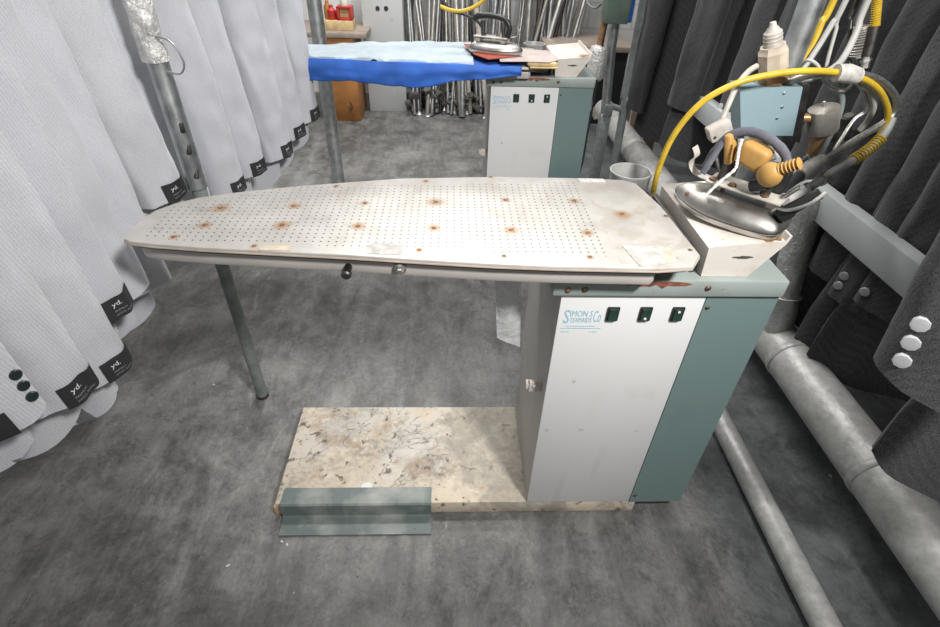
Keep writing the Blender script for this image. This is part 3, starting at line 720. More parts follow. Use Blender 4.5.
    for k in range(buttons):
        s_ = 1-(.045+(.026 if bmat == 'button' else .036)*k)/sl
        p = Vector(S(s_, btn_a, .001)); q = Vector(S(s_, btn_a*.55, .05)); mb = MB()
        if bmat == 'button': mb.lathe([(.0083, -.003), (.0098, .001), (.0088, .004), (.0054, .0035), (.0008, .003)], p, q-p, 16)
        else: mb.lathe([(.0125, -.006), (.014, .002), (.013, .0042), (.009, .0048), (.0008, .0046)], p, q-p, 9)
        mb.build('cuff_button', M[bmat], slv)
    mb = MB(); rg = []
    for i in range(15):
        a = -2.4+4.8*i/14; rg.append([W(.075*math.sin(a), .050*math.cos(a), z) if j < 1 or j > 2 else W(.083*math.sin(a), .058*math.cos(a), z) for j, z in enumerate((1.375+tall, 1.425+tall, 1.425+tall, 1.375+tall))])
    mb.loft(rg); mb.build('collar', cloth, J)
    mb = MB(); hx = xr
    pts = [(hx, yc, 1.39+tall+dz), (hx, yc, 1.63), (hx+.020, yc, 1.65), (hx+.019, yc, 1.672), (hx, yc, 1.6795), (hx-.019, yc, 1.672), (hx-.021, yc, 1.657)]
    mb.tube(spline(pts, 6), .0022, 8); mb.build('hanger_hook', M['steel'], J)
    return J

LM = (M['lightcoat'], M['lining']); LM2 = (M['lightcoat2'], M['lining'])
XR = -1.235
left = [  # (u, v of the aisle-side cuff corner), slant, inset, dark buttons, tag, cloth, label
    ((47, 402), .02, .05, 3, True, LM, 'nearest pale grey jacket, three dark buttons on its cuff, at the left edge'),
    ((97, 378), .02, .05, 0, True, LM, 'pale grey jacket, second from the front, its black tag just right of the three-button cuff'),
    ((131, 357), .03, .05, 0, True, LM, 'pale grey jacket, third from the front, its black tag well below the board tip'),
    ((131, 300), .01, .05, 0, True, LM2, 'pale grey jacket, fourth from the front, its black tag level with the board underside'),
    ((152, 285), .01, .05, 0, False, LM2, 'pale grey jacket with plain cuff showing just under the ironing board tip'),
    ((170, 275), .01, .05, 0, False, LM2, 'pale grey jacket just behind the board tip, its hem under the board'),
    ((186, 190), .05, .10, 0, True, LM, 'pale grey jacket left of the foil wrapped post, cuff tag above the board edge'),
    ((212, 205), .03, .06, 0, False, LM2, 'pale grey jacket directly behind the foil wrapped post'),
    ((246, 187), .03, .06, 0, True, LM2, 'first pale grey jacket right of the foil wrapped post, tag touching the board edge'),
    ((265, 168), .03, .06, 0, True, LM2, 'pale grey jacket, second right of the foil wrapped post'),
    ((290, 151), .03, .06, 0, True, LM2, 'pale grey jacket, third right of the foil wrapped post'),
    ((306, 134), .03, .06, 0, True, LM2, 'pale grey jacket, last but one toward the bare galvanised post'),
    ((320, 116), .03, .05, 0, True, LM2, 'farthest pale grey jacket, next to the bare galvanised post'),
]
for i, (cn, sl_, ins_, nb, tg, mt, lb) in enumerate(left):
    make_jacket(-1, XR+(.03*(i-8) if i > 8 else 0), lb, 'pale grey jackets on the left rack', mt, 'jacket', cn, 11+i, tagged=tg, buttons=nb, slant=sl_, inset_=ins_, reach=.03, longer=.035, broad=1.06, btn_a=.80, tag_from=-.95 if nb else -.06)

DM = (M['darkcoat'], M['darklining']); DM2 = (M['darkcoat2'], M['darklining'])
right = [  # rail x, cuff corner, slant, inset, reach, longer, broad, buttons, cloth, label
    (.88, (867, 362), -.07, .0, .03, .19, .98, 3, DM, 'nearest charcoal coat, three white wrapped buttons on its cuff'),
    (1.22, (852, 300), .0, .05, -.03, .20, 1.35, 1, DM, 'charcoal coat just behind the nearest one, cuff under the grey bar end'),
    (1.22, (826, 294), .0, .05, -.03, .17, 1.3, 2, DM, 'charcoal coat behind the grey bar, two wrapped buttons just below the bar'),
    (1.22, (808, 266), .0, .05, -.03, .16, 1.15, 0, DM, 'charcoal coat right of the foil wrapped leg below the bar'),
    (1.22, (788, 238), .0, .05, -.03, .10, 1.0, 0, DM2, 'charcoal coat behind the foil wrapped leg and the brass valve'),
    (1.22, (770, 200), .0, .05, -.03, .10, 1.0, 0, DM2, 'charcoal coat behind the tan iron grip'),
    (1.22, (750, 170), .0, .05, -.03, .10, 1.0, 0, DM2, 'charcoal coat behind the pale blue valve box'),
    (1.22, (733, 140), .02, .05, -.02, .10, 1.0, 2, DM2, 'charcoal coat with white wrapped buttons just above the grey bar, left of the blue box'),
    (1.22, (712, 124), .02, .05, .0, .08, 1.0, 2, DM2, 'charcoal coat resting against the grey bar behind the yellow hose'),
    (1.12, (668, 104), .06, .05, .04, .14, 1.35, 0, DM2, 'charcoal coat whose long front panel hides the far end of the grey bar'),
    (1.14, (624, 106), .06, .04, .05, .06, 1.0, 1, DM2, 'farthest charcoal coat, its sleeve beside the two thin posts'),
]
for i, (xr, cn, sl_, ins_, rc, lg, br, nb, mt, lb) in enumerate(right):
    make_jacket(1, xr, lb, 'charcoal coats on the right rack', mt, 'coat', cn, 40+i, tagged=False, buttons=nb, bmat='paper', slant=sl_, inset_=ins_, reach=rc, longer=lg, broad=br, wide=1.15 if i else 1.75, btn_a=.75 if i else .55, tall=.28)

# ------------------------------------------------------------------ steam line, valve box and hoses at the right
def tube_thing(name, pts, r, m, label, cat, k=8, n=12, group=None, rise=False):
    if rise: p = Vector(pts[0]); pts = [(p.x*.8+.16, .45, 1.88), (p.x*.9+.08, p.y, 1.60)]+list(pts)   # on up to the arm overhead
    mb = MB(); mb.tube(spline(pts, k), r, n); return tag(mb.build(name, m), label, cat, group)
def hy(*a): return [tuple(PY(u, v, y)) for u, v, y in a]
mb = MB(); mb.tube([(.565, .44, 0), (.565, .44, 1.0), (.565, .44, 1.9)], .027, 24)
SP = empty('steam_pipe_stand', (.565, .44, 0), 'upright galvanised pipe behind the iron carrying the pale blue valve box', 'pipe stand')
mb.build('upright_pipe', M['galv'], SP)
mb = MB(); mb.tube([(.565, .44, 1.89), (.60, .45, 1.895), (1.0, .46, 1.895)], .02, 14); mb.build('overhead_arm', M['galv'], SP)
yb = .335
q = [PY(u, v, yb) for u, v in [(740, 87), (803, 87), (797, 136), (741, 135)]]
def slab(q, y0, y1): return [[(a[0], y0, a[2]) for a in q], [(a[0], y1, a[2]) for a in q]]
mb = MB(); mb.loft(slab(q, yb, yb+.055)); vb = mb.build('valve_box', M['boxblue'], SP, angle=20)
mb = MB()
for u, v in [(784, 93), (782, 107), (777, 118)]:
    p = PY(u, v, yb); mb.lathe([(.003, 0), (.003, .002), (.0005, .003)], (p[0], yb, p[2]), (0, -1, 0), 10)
mb.build('box_screw', M['steel'], vb)
q2 = [PY(u, v, yb) for u, v in [(804, 84), (809, 85), (799, 142), (792, 141)]]
mb = MB(); mb.loft(slab(q2, yb-.004, yb+.062)); mb.build('box_bracket', M['dkmetal'], vb, angle=20)
mb = MB(); mb.box((.54, .405, 1.09), (.05, .05, .03)); mb.build('pipe_clamp', M['dkmetal'], SP)
# beige plug on top of the box, a little tilted
p0 = PY(773, 81, .36); p1 = PY(773, 22, .36); ax = Vector(p1)-Vector(p0); H = ax.length
mb = MB(); mb.lathe([(.030, 0), (.030, .018), (.024, .022), (.024, .026)], p0, ax, 20); mb.build('plug_collar', M['brass'], vb)
mb = MB(); mb.lathe([(.027, .024), (.031, .028), (.031, H*.52), (.027, H*.56), (.026, H*.62)], p0, ax, 8); pl = mb.build('cable_plug', M['beige'], vb, angle=30)
mb = MB(); mb.lathe([(.019, H*.60), (.018, H*.84), (.013, H*.87), (.012, H*.90), (.008, H*.93), (.006, H), (.001, H*1.01)], p0, ax, 16)
for k in range(3): mb.lathe([(.018, -.003), (.0193, 0), (.018, .003)], Vector(p0)+ax*(.66+.06*k), ax, 16)
mb.build('plug_gland', M['palegrey'], pl)
# brass valve
p0 = PY(822, 131, .36); p1 = PY(824, 107, .36); ax = Vector(p1)-Vector(p0)
V0 = Vector(p0)
mb = MB(); mb.lathe([(.032, 0), (.034, .004), (.034, .050), (.032, .056), (.012, .060), (.001, .061)], p0, ax, 28); vh = mb.build('valve_head', M['nickel'], SP)
mb = MB(); mb.lathe([(.004, .058), (.004, .072), (.001, .073)], p0, ax, 8); mb.build('valve_stem', M['steel'], vh)
pb = Vector(PY(815, 155, .36)); mb = MB(); mb.lathe([(.021, 0), (.021, (V0-pb).length+.002)], pb, V0-pb, 6); mb.build('valve_nut', M['brass'], vh, angle=20)
pc = Vector(PY(810, 178, .355)); mb = MB(); mb.lathe([(.019, -.004), (.019, .004)], pb, V0-pb, 20); mb.build('seal_ring', M['cord'], vh)
mb = MB(); mb.tube([pb, pb.lerp(pc, .4), pc], [.016, .018, .013], 14); mb.box(pb.lerp(pc, .55), (.045, .03, .025), bevel=.006); mb.build('valve_elbow', M['galv'], vh)
a = Vector(PY(806, 118, .36)); b = Vector(PY(796, 118, .37)); mb = MB(); mb.tube([V0+Vector((0, 0, .03)), a, b], .010, 14); mb.build('side_nipple', M['brass'], vh)
# steam branch pipe to the right behind the valve
mb = MB(); mb.tube(spline(hy((818, 142, .40), (835, 137, .42), (862, 134, .46), (885, 130, .52)), 6), .013, 14); mb.tube(hy((846, 138, .44), (849, 115, .43)), .011, 14); mb.tube(hy((846, 124, .43), (847, 117, .43)), .015, 8); mb.build('branch_pipe', M['dkmetal'], SP)

tube_thing('air_hose', hy((653, 193, .36), (659, 168, .35), (674, 135, .33), (700, 104, .31), (735, 84, .30), (775, 74, .30), (815, 71, .30), (850, 75, .31), (872, 84, .33), (884, 98, .35), (888, 116, .36), (880, 134, .36), (870, 148, .36)), .0068, M['yellow'], 'yellow hose arching from behind the ironing board over the pale blue box', 'hose')
# spring guard wound on the hose end going down to the iron, plus braided hose
def helix(path, r, turns, k=10):
    P = spline(path, 12); L = len(P); out = []; T = [(P[min(i+1, L-1)]-P[max(i-1, 0)]).normalized() for i in range(L)]
    x = T[0].cross(Vector((0, 0, 1))).normalized(); N = turns*k
    for i in range(N+1):
        f = i/N*(L-1); j = min(int(f), L-2); q = P[j].lerp(P[j+1], f-j); t = T[j]
        x = (x-t*x.dot(t)).normalized(); y = t.cross(x); a = 2*math.pi*i/k
        out.append(q+(x*math.cos(a)+y*math.sin(a))*r)
    return out
SHp = hy((892, 118, .365), (884, 134, .35), (868, 150, .33), (850, 162, .30), (830, 174, .25), (812, 186, .20), (797, 195, .15), (785, 201, .115))
SH = empty('steam_hose', SHp[4], 'grey steam hose with yellow spring guard curving down to the iron', 'hose')
mb = MB(); mb.tube(spline(SHp, 8), .010, 14); sh = mb.build('hose', M['grey_cable'], SH)
mb = MB(); mb.tube(helix(hy((881, 138, .346), (868, 150, .33), (853, 160, .305)), .0118, 11), .0024, 6); mb.build('spring_guard', M['yellow'], sh)
for a, b in ((4, 5), (5, 6)):
    A, B = Vector(SHp[a]), Vector(SHp[b]); mb = MB(); mb.tube([A.lerp(B, .3), A.lerp(B, .55)], .014, 12); mb.build('hose_clamp', M['steel'], sh)
# second looping hose, pale, tied to the yellow one
tube_thing('braided_hose', hy((770, 92, .38), (800, 78, .34), (830, 73, .32), (860, 74, .33), (882, 82, .35), (896, 98, .365), (894, 113, .37), (880, 125, .36), (855, 140, .33), (830, 156, .29), (812, 165, .25), (798, 176, .20), (783, 190, .15)), .0075, M['hosegrey'], 'pale grey hose looping beside the yellow hose down to the iron handle', 'hose')
mb = MB(); mb.tube(hy((836, 73, .306), (848, 73.5, .306), (857, 76, .31)), [.018, .019, .017], 14)
tag(mb.build('tape_wrap', M['tape']), 'white tape binding the yellow and grey hoses together', 'tape')
mb = MB(); mb.tube(hy((822, 160, .26), (812, 167, .235), (800, 176, .195)), [.014, .017, .014], 12)
tag(mb.build('tape_wrap', M['tape']), 'white tape wrapped round the grey hose end above the iron', 'tape')
tube_thing('rubber_hose', hy((800, 176, .19), (786, 186, .155), (771, 198, .115)), .011, M['black'], 'short black rubber hose running into the back of the iron', 'hose')
# cables and hoses dropping from above
tube_thing('cable', hy((846, 0, .45), (832, 24, .45), (815, 52, .44), (800, 72, .42), (782, 84, .40)), .0062, M['grey_cable'], 'pale cable dropping from above just right of the galvanised pipe', 'cable', rise=True)
tube_thing('cable', hy((844, 4, .47), (836, 30, .46), (829, 55, .44), (826, 68, .42)), .0042, M['grey_cable'], 'thin pale cable second right of the galvanised pipe', 'cable', rise=True)
tube_thing('cable', hy((868, 0, .43), (858, 28, .42), (848, 50, .40), (836, 66, .38), (815, 77, .37), (795, 84, .38)), .0072, M['grey_cable'], 'thick pale hose crossing in front of the steel spring', 'cable', rise=True)
tube_thing('cable', hy((857, 0, .50), (851, 22, .49), (849, 48, .47), (850, 70, .45)), .0045, M['dkmetal'], 'thin dark cable left of the hanging steel spring', 'cable', rise=True)
tube_thing('water_hose', hy((834, 0, .475), (822, 22, .47), (812, 48, .46), (800, 66, .45)), .0075, M['yellow'], 'yellow hose running down beside the upright galvanised pipe', 'hose', rise=True)
tube_thing('cable', hy((800, 67, .38), (808, 60, .36), (818, 66, .35), (822, 78, .35), (832, 88, .35), (846, 90, .36), (856, 80, .37)), .0038, M['grey_cable'], 'thin pale cable making a small loop under the white tape', 'cable')
tube_thing('cable', hy((852, 78, .36), (864, 92, .37), (866, 110, .38), (854, 120, .38), (842, 138, .36), (830, 158, .32), (824, 165, .30)), .0046, M['hosegrey'], 'thin grey cable hanging in a curve right of the brass valve', 'cable')
tube_thing('cable', hy((858, 78, .38), (870, 92, .39), (874, 106, .40), (868, 120, .41), (860, 130, .42)), .0065, M['grey_cable'], 'pale hose stub curving behind the grey hose loop', 'cable')
tube_thing('cable', hy((838, 80, .37), (842, 100, .37), (838, 118, .36), (828, 140, .335), (820, 158, .31)), .0065, M['galvdark'], 'dark grey cable passing the right side of the nickel valve head', 'cable')
tube_thing('cable', hy((757, 66, .36), (748, 72, .35), (737, 86, .33), (727, 108, .31), (721, 124, .30)), .0062, M['palegrey'], 'grey cable from the beige plug down to the small switch box', 'cable')
tube_thing('cable', hy((772, 130, .36), (771, 150, .345), (773, 160, .33)), .0075, M['palegrey'], 'short pale lead below the pale blue box', 'cable')
tube_thing('cable', hy((806, 158, .33), (797, 164, .31), (784, 166, .28), (771, 163, .25)), .0055, M['galv'], 'grey steam lead from the valve elbow to the iron grip', 'cable')
# hanging spring and its hook
sp = hy((862, 26, .46), (860, 40, .455), (857, 57, .45))
SG = empty('hanging_spring', sp[2], 'steel coil spring hanging right of the pale cables', 'spring')
mb = MB(); mb.tube(helix(sp, .0155, 13, 12), .0021, 6); mb.build('coil', M['nickel'], SG)
mb = MB(); mb.tube([(.80, .46, 1.88)]+hy((866, 0, .46), (862, 18, .46), (862, 26, .46)), .002, 6); mb.tube(hy((857, 57, .45), (858, 66, .445), (855, 74, .44)), .002, 6); mb.build('spring_wire', M['steel'], SG)
AH = empty('air_line', hy((866, 66, .42))[0], 'yellow spring wound air line with steel ferrule coming from above', 'hose')
mb = MB(); mb.tube(spline([(.845, .46, 1.88)]+hy((885, -60, .46), (878, -14, .45), (875, 26, .44)), 6), .007, 12); ah = mb.build('hose', M['yellow'], AH)
mb = MB(); mb.tube(helix(hy((881, -36, .455), (878, -12, .45), (876.5, 8, .445), (875, 26, .44)), .0082, 26, 10), .0022, 6); mb.build('spring_guard', M['yellow'], ah)
mb = MB(); mb.tube(hy((874.5, 26, .44), (871, 42, .435), (867, 56, .43)), [.0125, .0125, .0115], 14); mb.build('ferrule', M['dkmetal'], ah)
mb = MB(); mb.tube(hy((867, 56, .43), (865, 68, .425)), .009, 6); mb.tube(hy((866, 59, .43), (866, 62, .428)), .012, 6); mb.build('end_fitting', M['steel'], ah)
# switch box near the handle
pb = Vector(PY(719, 130, .29)); mb = MB(); rm = Matrix.Rotation(R(-32), 3, 'Y')
mb.box(pb, (.050, .030, .034), rot=rm, bevel=.005)
SB = mb.build('switch_box', M['palegrey']); tag(SB, 'small pale grey switch box with two screws left of the tan iron grip', 'switch box')
mb = MB()
for dx, dz in ((-.016, -.004), (.010, -.012)): mb.lathe([(.003, 0), (.003, .002), (.0005, .0025)], pb+rm @ Vector((dx, -.015, dz)), (0, -1, 0), 8)
mb.build('box_screw', M['dkmetal'], SB)
tube_thing('support_wire', hy((716, 146, .28), (717, 160, .22), (722, 180, .17), (726, 188, .15)), .004, M['dkmetal'], 'dark stem joining the small switch box to the iron', 'wire')

# ------------------------------------------------------------------ cloths on the far table
def cloth_grid(f, nu, nv):
    mb = MB(); mb.add([f(i/nu, j/nv) for j in range(nv+1) for i in range(nu+1)], [(j*(nu+1)+i, j*(nu+1)+i+1, (j+1)*(nu+1)+i+1, (j+1)*(nu+1)+i) for j in range(nv) for i in range(nu)])
    return mb
OX, OY = T2.location.x, T2.location.y
def front_y(x):
    xs = [-.86, -.792, -.55, -.27, -.026, .16]; ys = [.05, .0, -.024, -.05, -.068, -.072]
    return float(np.interp(x, xs, ys))
def back_y(x):
    xs = [-.86, -.82, -.70, -.574, -.349, -.1, .2]; ys = [.10, .178, .24, .276, .326, .345, .335]
    return float(np.interp(x, xs, ys))
def sheet(u, v, x0, x1, off, drop, seed, edge=.0):
    x = x0+(x1-x0)*u; xb = min(max(x, -.852), .2); fy, by = front_y(xb)-.012, back_y(xb)+.012
    wob = noise.noise((x*5+seed, v*3, 0))
    s_ = v*1.0
    if s_ < .62:        # on top, back to front
        k = s_/.62; y = by+(fy-by)*k; z = .914+off+.004*noise.noise((x*9, y*9+seed, 1))
    else:
        k = (s_-.62)/.38; d = drop*(1+.30*noise.noise((x*4+seed, 2, 0))+.12*noise.noise((x*14, 2, 0)))*(1-.62*max(0, min(1, (x+.26)/.34))); y = fy-.014*math.sin(min(1, k*2)*math.pi/2)-.010*noise.noise((x*13+seed, k*2, 3))*k; z = .914+off-d*k+.004*(1-k)
    if x < -.852: z -= (abs(x)-.852)*1.2
    return (x+OX, y+OY, z)
def solid(mb, name, m, label, cat, th=.003):
    o = mb.build(name, m); md = o.modifiers.new('thickness', 'SOLIDIFY'); md.thickness = th; md.offset = 0
    return tag(o, label, cat)
solid(cloth_grid(lambda u, v: sheet(u, v, -.90, .12, .000, .085, 3), 90, 44), 'cloth_cover', M['blue'], 'bright blue cloth hanging over the front of the far ironing board', 'cloth')
def white(u, v):
    x = -.90+(.82)*u; xb = min(max(x, -.852), .2); fy, by = front_y(xb)-.018, back_y(xb)+.016
    e = 1.0+.05*noise.noise((x*7, 5, 0))+.03*noise.noise((x*21, 5, 0)); y = by+(fy-by)*v*e*.985
    k = max(0, v*e-.97)
    z = .922+.006*noise.noise((x*9, y*9, 7))+.004*noise.noise((x*23, y*23, 2)) - k*.9 - (max(0, abs(x)-.852)*1.2 if x < 0 else 0)
    return (x+OX, y+OY, z)
solid(cloth_grid(white, 70, 30), 'cloth_sheet', M['paleblue'], 'pale bluish white sheet spread on top of the far ironing board', 'cloth')
def pad(name, pts, z0, z1, m, label, cat, bevel=.002):
    q = [PZ(u, v, z0) for u, v in pts]; poly = [(a[0], a[1]) for a in q]
    ar = sum(poly[i-1][0]*poly[i][1]-poly[i][0]*poly[i-1][1] for i in range(len(poly)))
    if ar < 0: poly = poly[::-1]
    mb = MB(); mb.prism(poly, z0, z1, bevel); return tag(mb.build(name, m), label, cat)
pad('pressing_cloth', [(512, 49), (548, 51), (560, 60), (549, 63), (525, 62), (500, 62), (498, 52)], .933, .936, M['beigecloth'], 'pinkish beige pressing cloth under the red pad on the far table', 'cloth')
pad('iron_pad', [(464, 45), (506, 46), (517, 57), (488, 60), (474, 55)], .937, .942, M['redpad'], 'red felt pad under the iron on the far table', 'pad')
q_ = PZ(496, 52, .943); IR2.location = (q_[0], q_[1], .943); IR2.rotation_euler = (0, 0, R(-112))
q0 = Vector(PY(541, 70, OY-.055))
mb = MB(); mb.box((q0.x, OY-.035, .924), (.125, .085, .016), bevel=.006, seg=3); mb.box((q0.x+.008, OY-.040, .913), (.12, .09, .006), bevel=.002)
tag(mb.build('foam_pad', M['straw']), 'folded straw coloured pad at the right end of the far board', 'pad')

# ------------------------------------------------------------------ far end of the room
def back(u, v, y): return Vector(PY(u, v, y))
# upright pale panel cabinet
a = PZ(372, 112, 0); b = PZ(403, 112, 0); ya = (a[1]+b[1])/2
xl, xr_ = PY(363, 0, ya)[0]-.02, PY(402, 0, ya)[0]
PC = empty('metal_cabinet', ((a[0]+b[0])/2, ya, 0), 'tall pale grey metal panel with paired round knockouts behind the far board', 'cabinet')
mb = MB(); mb.box(((xl+xr_)/2, ya+.13, .62), (xr_-xl, .25, 1.24), bevel=.006); pc = mb.build('panel', M['panelgrey'], PC)
for (u, v) in [(377.5, 8.5), (386, 8.5), (377, -4), (386, -4)]:
    p = PY(u, v, ya); mb = MB(); mb.lathe([(.017, 0), (.017, .003), (.012, .003), (.011, .0005), (.0005, .0004)], (p[0], ya+.005, p[2]), (0, -1, 0), 18); mb.build('knockout', M['dkmetal'], pc)
# desk
yd = 3.55
pL, pR = PY(303, 37, yd), PY(366, 33, yd); zt = pR[2]
DK = empty('desk', ((pL[0]+pR[0])/2, yd, 0), 'orange brown wooden desk with grey top behind the left jackets', 'desk')
mb = MB(); mb.box(((pL[0]+pR[0])/2-.15, yd+.25, zt-.02), (pR[0]-pL[0]+.30, .52, .035), bevel=.004); mb.build('desk_top', M['desktop'], DK)
x0, x1 = PY(326, 45, yd)[0], PY(353, 45, yd)[0]
mb = MB(); mb.box(((x0+x1)/2, yd+.22, (zt-.04)/2), (x1-x0, .40, zt-.04), bevel=.004); dp = mb.build('pedestal', M['orangewood'], DK)
mb = MB(); mb.box(((x0+x1)/2, yd+.017, zt-.14), (x1-x0-.02, .01, .15), bevel=.003); mb.build('drawer_front', M['orangewood'], DK)
mb = MB(); mb.tube(spline([((x0+x1)/2+.03, yd+.01, .16), ((x0+x1)/2+.045, yd-.003, .12), ((x0+x1)/2+.03, yd+.0, .09), ((x0+x1)/2+.02, yd+.01, .12)], 6), .004, 6); mb.build('cable_loop', M['dkmetal'], dp)
for dx in (-.42,):
    mb = MB(); mb.box(((x0+x1)/2+dx, yd+.22, (zt-.04)/2), (.04, .4, zt-.04)); mb.build('leg', M['desktop'], DK)
def box_thing(name, c, d, m, label, cat, bevel=.004, rot=None):
    mb = MB(); mb.box(c, d, rot=rot, bevel=bevel); return tag(mb.build(name, m), label, cat)
ys = yd+.08
a, b = PY(324, 28, ys), PY(353, 28, ys)
box_thing('gold_box', ((a[0]+b[0])/2, ys+.07, zt+.031), (b[0]-a[0], .14, .066), M['straw'], 'yellow patterned flat box on the grey desk top', 'box')
zg = zt+.065
rb = empty('red_frame_box', ((PY(344, 20, ys)[0]), ys+.06, zg), 'red framed little box on the yellow box by the desk end', 'box')
x_ = PY(344.5, 20, ys)[0]; mb = MB()
for dx in (-.048, .048): mb.box((x_+dx, ys+.06, zg+.045), (.018, .10, .09), bevel=.003)
mb.box((x_, ys+.06, zg+.008), (.11, .10, .016), bevel=.003); mb.box((x_, ys+.06, zg+.085), (.11, .10, .016), bevel=.003); mb.build('frame', M['red'], rb)
mb = MB(); mb.box((x_, ys+.075, zg+.046), (.085, .05, .066)); mb.build('inlay', M['straw'], rb)
mb = MB(); mb.lathe([(.028, 0), (.032, .02), (.026, .05), (.014, .085), (.018, .10), (.016, .12), (.004, .135)], (x_, ys+.05, zg+.094), n=18)
tag(mb.build('white_vase', M['cone']), 'slim white ornament standing on the red framed box', 'ornament')
for k, (u, m, h, r_) in enumerate([(331, 'red', .10, .032), (327, 'orangewood', .13, .028), (337, 'redpad', .075, .028)]):
    x_ = PY(u, 20, ys)[0]; mb = MB(); mb.lathe([(r_*.8, 0), (r_, .012), (r_, h*.62), (r_*.5, h*.8), (r_*.5, h*.93), (.002, h)], (x_, ys+.05+.015*k, zg), n=16)
    tag(mb.build('jar', M[m]), ['red jar on the yellow box left of the red frame', 'brown jar leftmost on the yellow box', 'dark red short jar beside the red frame'][k], 'jar')
# dark bench with brown edge under the brick wall
yb2 = 3.55
a, b = PY(553, 47, yb2), PY(606, 47, yb2)
WB = empty('work_bench', ((a[0]+b[0])/2, yb2+.3, 0), 'dark low bench with brown edge beneath the white block wall', 'bench')
mb = MB(); mb.box(((a[0]+b[0])/2+.1, yb2+.28, a[2]-.01), (b[0]-a[0]+.3, .56, .04), bevel=.004); mb.build('bench_top', M['desktop'], WB)
mb = MB(); mb.box(((a[0]+b[0])/2+.1, yb2+.31, (a[2]-.03)/2), (b[0]-a[0]+.22, .48, a[2]-.03), bevel=.004); mb.build('bench_body', M['black'], WB)
# bundle of tubes leaning on the back wall
rn = random.Random(21)
TU = []
for i in range(72):
    u = 405+i*(558-405)/71+rn.uniform(-2, 2)
    ft = rn.uniform(3.70, 4.02); base = PY(u, 110, ft); bx = base[0]+rn.uniform(-.03, .03)
    lean = rn.uniform(-.20, .20) if i < 50 else rn.uniform(-.12, .42)
    L = rn.uniform(1.25, 1.6); top = Vector((bx+lean, min(4.36, ft+rn.uniform(.2, .34)), L))
    r_ = rn.choice([.013, .016, .019, .024]); m = rn.choice(['galv', 'steel', 'galv', 'nickel', 'palegrey', 'dkmetal', 'galv'])
    mb = MB(); bz = .012; mb.tube([(bx, ft, bz), top], r_, 10)
    if i % 4 == 1:
        o = empty('metal_tube', (bx, ft, 0), 'metal tube on a round foot leaning in the bundle against the back wall', 'tube', 'footed tubes leaning on the back wall')
        mb.build('shaft', M[m], o); f = MB(); f.lathe([(.034, 0), (.034, .008), (.022, .02), (.018, .03)], (bx, ft, 0), n=16); f.build('foot_flange', M[m], o)
    else:
        o = mb.build('metal_tube', M[m]); tag(o, 'bare metal tube leaning in the bundle against the back wall', 'tube', 'plain tubes leaning on the back wall')
mb = MB()
for i in range(150):
    x = rn.uniform(-.62, .45); y = rn.uniform(3.74, 4.15); z = rn.uniform(.02, .20)*(1 if x < .3 else .6)
    if i % 3: mb.box((x, y, z), (rn.uniform(.03, .1), rn.uniform(.02, .06), rn.uniform(.02, .06)), rot=Matrix.Rotation(rn.uniform(0, 3), 3, Vector((rn.random(), rn.random(), rn.random()+.1)).normalized()), bevel=.004)
    else: mb.lathe([(.012, 0), (.03, .002), (.03, .02), (.014, .03), (.014, .06)], (x, y, z), (rn.uniform(-1, 1), rn.uniform(-1, 1), rn.uniform(-1, 1)), 10)
tag(mb.build('metal_fittings', M['junk']), 'heap of dusty dark metal fittings at the foot of the leaning tubes', 'fittings', kind='stuff')
# loops of cable hanging above the far iron
tube_thing('air_hose', hy((440, 6, 1.75), (450, 10, 1.75), (462, 11, 1.75), (474, 7, 1.75), (484, 0, 1.75), (490, -8, 1.75)), .008, M['yellow'], 'yellow hose sagging above the far iron', 'hose')
tube_thing('cable', hy((442, 0, 1.78), (452, 11, 1.78), (466, 15, 1.78), (478, 22, 1.77), (484, 32, 1.76), (482, 40, 1.76)), .006, M['black'], 'black cable running down to the far iron handle', 'cable')

# ------------------------------------------------------------------ posts and steam fittings beyond the right end of the board
yp = 2.45
FP = empty('pipe_frame', (.745, yp, 0), 'pair of thin grey posts with steam trap beyond the board right end', 'frame')
A0, A1 = PY(592, 181, yp), PY(600, 110, yp)
mb = MB(); mb.box((.742, yp, .22), (.065, .05, .44), rot=Matrix.Rotation(R(0), 3, 'Y'), bevel=.004); mb.build('post_base', M['galv'], FP)
mb = MB(); mb.tube([(.742, yp, .40), (.705, yp, .80), (.68, yp, 1.5)], .028, 18); mb.build('post', M['galv'], FP)
mb = MB(); mb.tube([(.865, yp, 0), (.850, yp, .6), (.83, yp, 1.5)], .026, 18); mb.build('post', M['galvdark'], FP)
mb = MB(); mb.tube([(.72, yp, .50), (.86, yp, .46)], .018, 12); mb.box((.745, yp-.03, .47), (.05, .04, .07), bevel=.004); mb.build('cross_tie', M['galvdark'], FP)
p = back(597, 62, yp-.06); mb = MB(); mb.lathe([(.02, -.11), (.052, -.085), (.055, .06), (.045, .08), (.02, .09)], p, n=20); st = mb.build('steam_trap', M['foil'], FP)
mb = MB(); mb.tube([p+Vector((0, 0, .08)), p+Vector((.005, 0, .22)), p+Vector((.01, 0, .30))], [.018, .022, .018], 12); mb.build('pipe_stub', M['brass'], st)
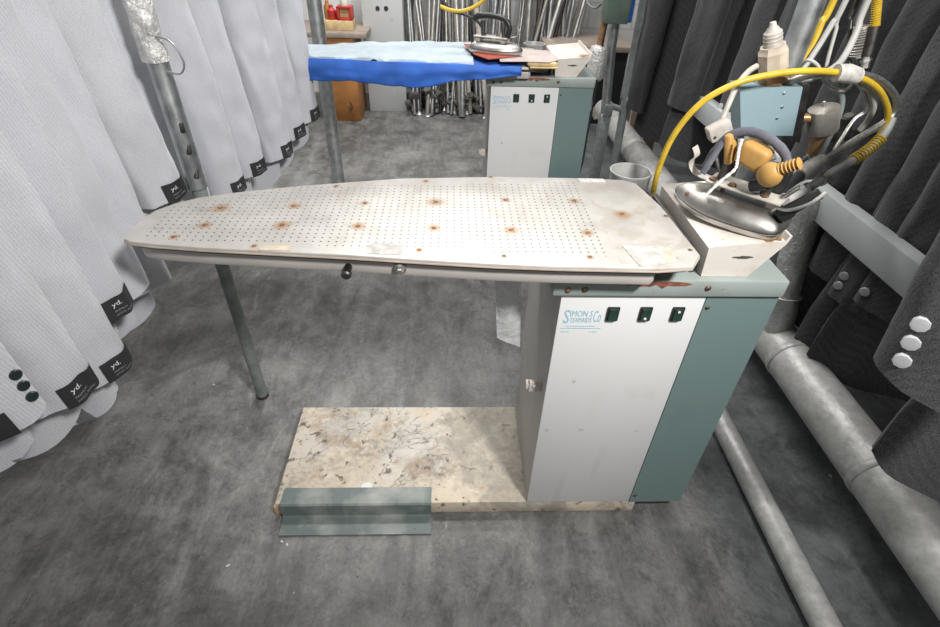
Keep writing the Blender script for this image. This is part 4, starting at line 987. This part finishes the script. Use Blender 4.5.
mb = MB(); mb.tube(spline([p+Vector((0, 0, -.1)), p+Vector((-.01, 0, -.2)), p+Vector((.05, 0, -.32))], 6), .014, 10); mb.build('drain_pipe', M['palegrey'], st)
p = back(613, 3, yp-.07); 
EB = empty('control_box', (p.x, p.y, p.z-.2), 'dark green control box hanging on the thin posts at the top edge', 'control box')
lo = back(613, 22, yp-.07); mb = MB(); mb.box((lo.x, yp-.085, lo.z+.16), (.128, .11, .32), bevel=.006); mb.build('box_body', M['rackgreen'], EB)
mb = MB(); mb.box((lo.x+.078, yp-.075, lo.z+.16), (.024, .09, .31), bevel=.006); mb.build('blue_strap', M['blue'], EB)
tube_thing('cable', hy((586, -4, 3.0), (589, 5, 2.9), (596, 8, 2.7), (602, 3, 2.42)), .006, M['galvdark'], 'thin dark cable curving into the green control box', 'cable')
tube_thing('cable', hy((607, 20, 2.38), (600, 60, 2.36), (594, 100, 2.33), (588, 130, 2.30), (583, 160, 2.26), (578, 184, 2.20))+[(.655, 2.12, .008)], .006, M['black'], 'thin black cable hanging from the green control box beside the far table', 'cable')
# pale boards leaning behind the right rack
for k, (u0, v0, u1, v1, y, th) in enumerate([(650, 60, 636, 125, 2.75, .10), (664, 76, 652, 122, 2.65, .08)]):
    a = back(u0, v0, y); b = back(u1, v1, y)
    mb = MB(); mb.box(((a.x+b.x)/2, y+.02, (a.z)/2+.1), (th, .02, a.z+.2), rot=Matrix.Rotation(R(-3), 3, 'Y'), bevel=.002)
    tag(mb.build('plank', M['ply'], base=((a.x+b.x)/2, y, 0)), ['pale wooden plank standing behind the farthest charcoal coat', 'shorter pale plank next to it behind the charcoal coats'][k], 'plank')
# litter on the floor
rl = random.Random(12)
for k, (u, v) in enumerate([(287, 545), (228, 566), (214, 385), (282, 542), (830, 476)]):
    p = PZ(u, v, .0); mb = MB(); mb.box((p[0], p[1], .002), (.008+.004*rl.random(), .006, .003), rot=rotz(rl.uniform(0, 180)), bevel=.001)
    tag(mb.build('paper_scrap', M['paper']), 'tiny white scrap lying on the stained floor', 'scrap', 'white scraps on the floor')
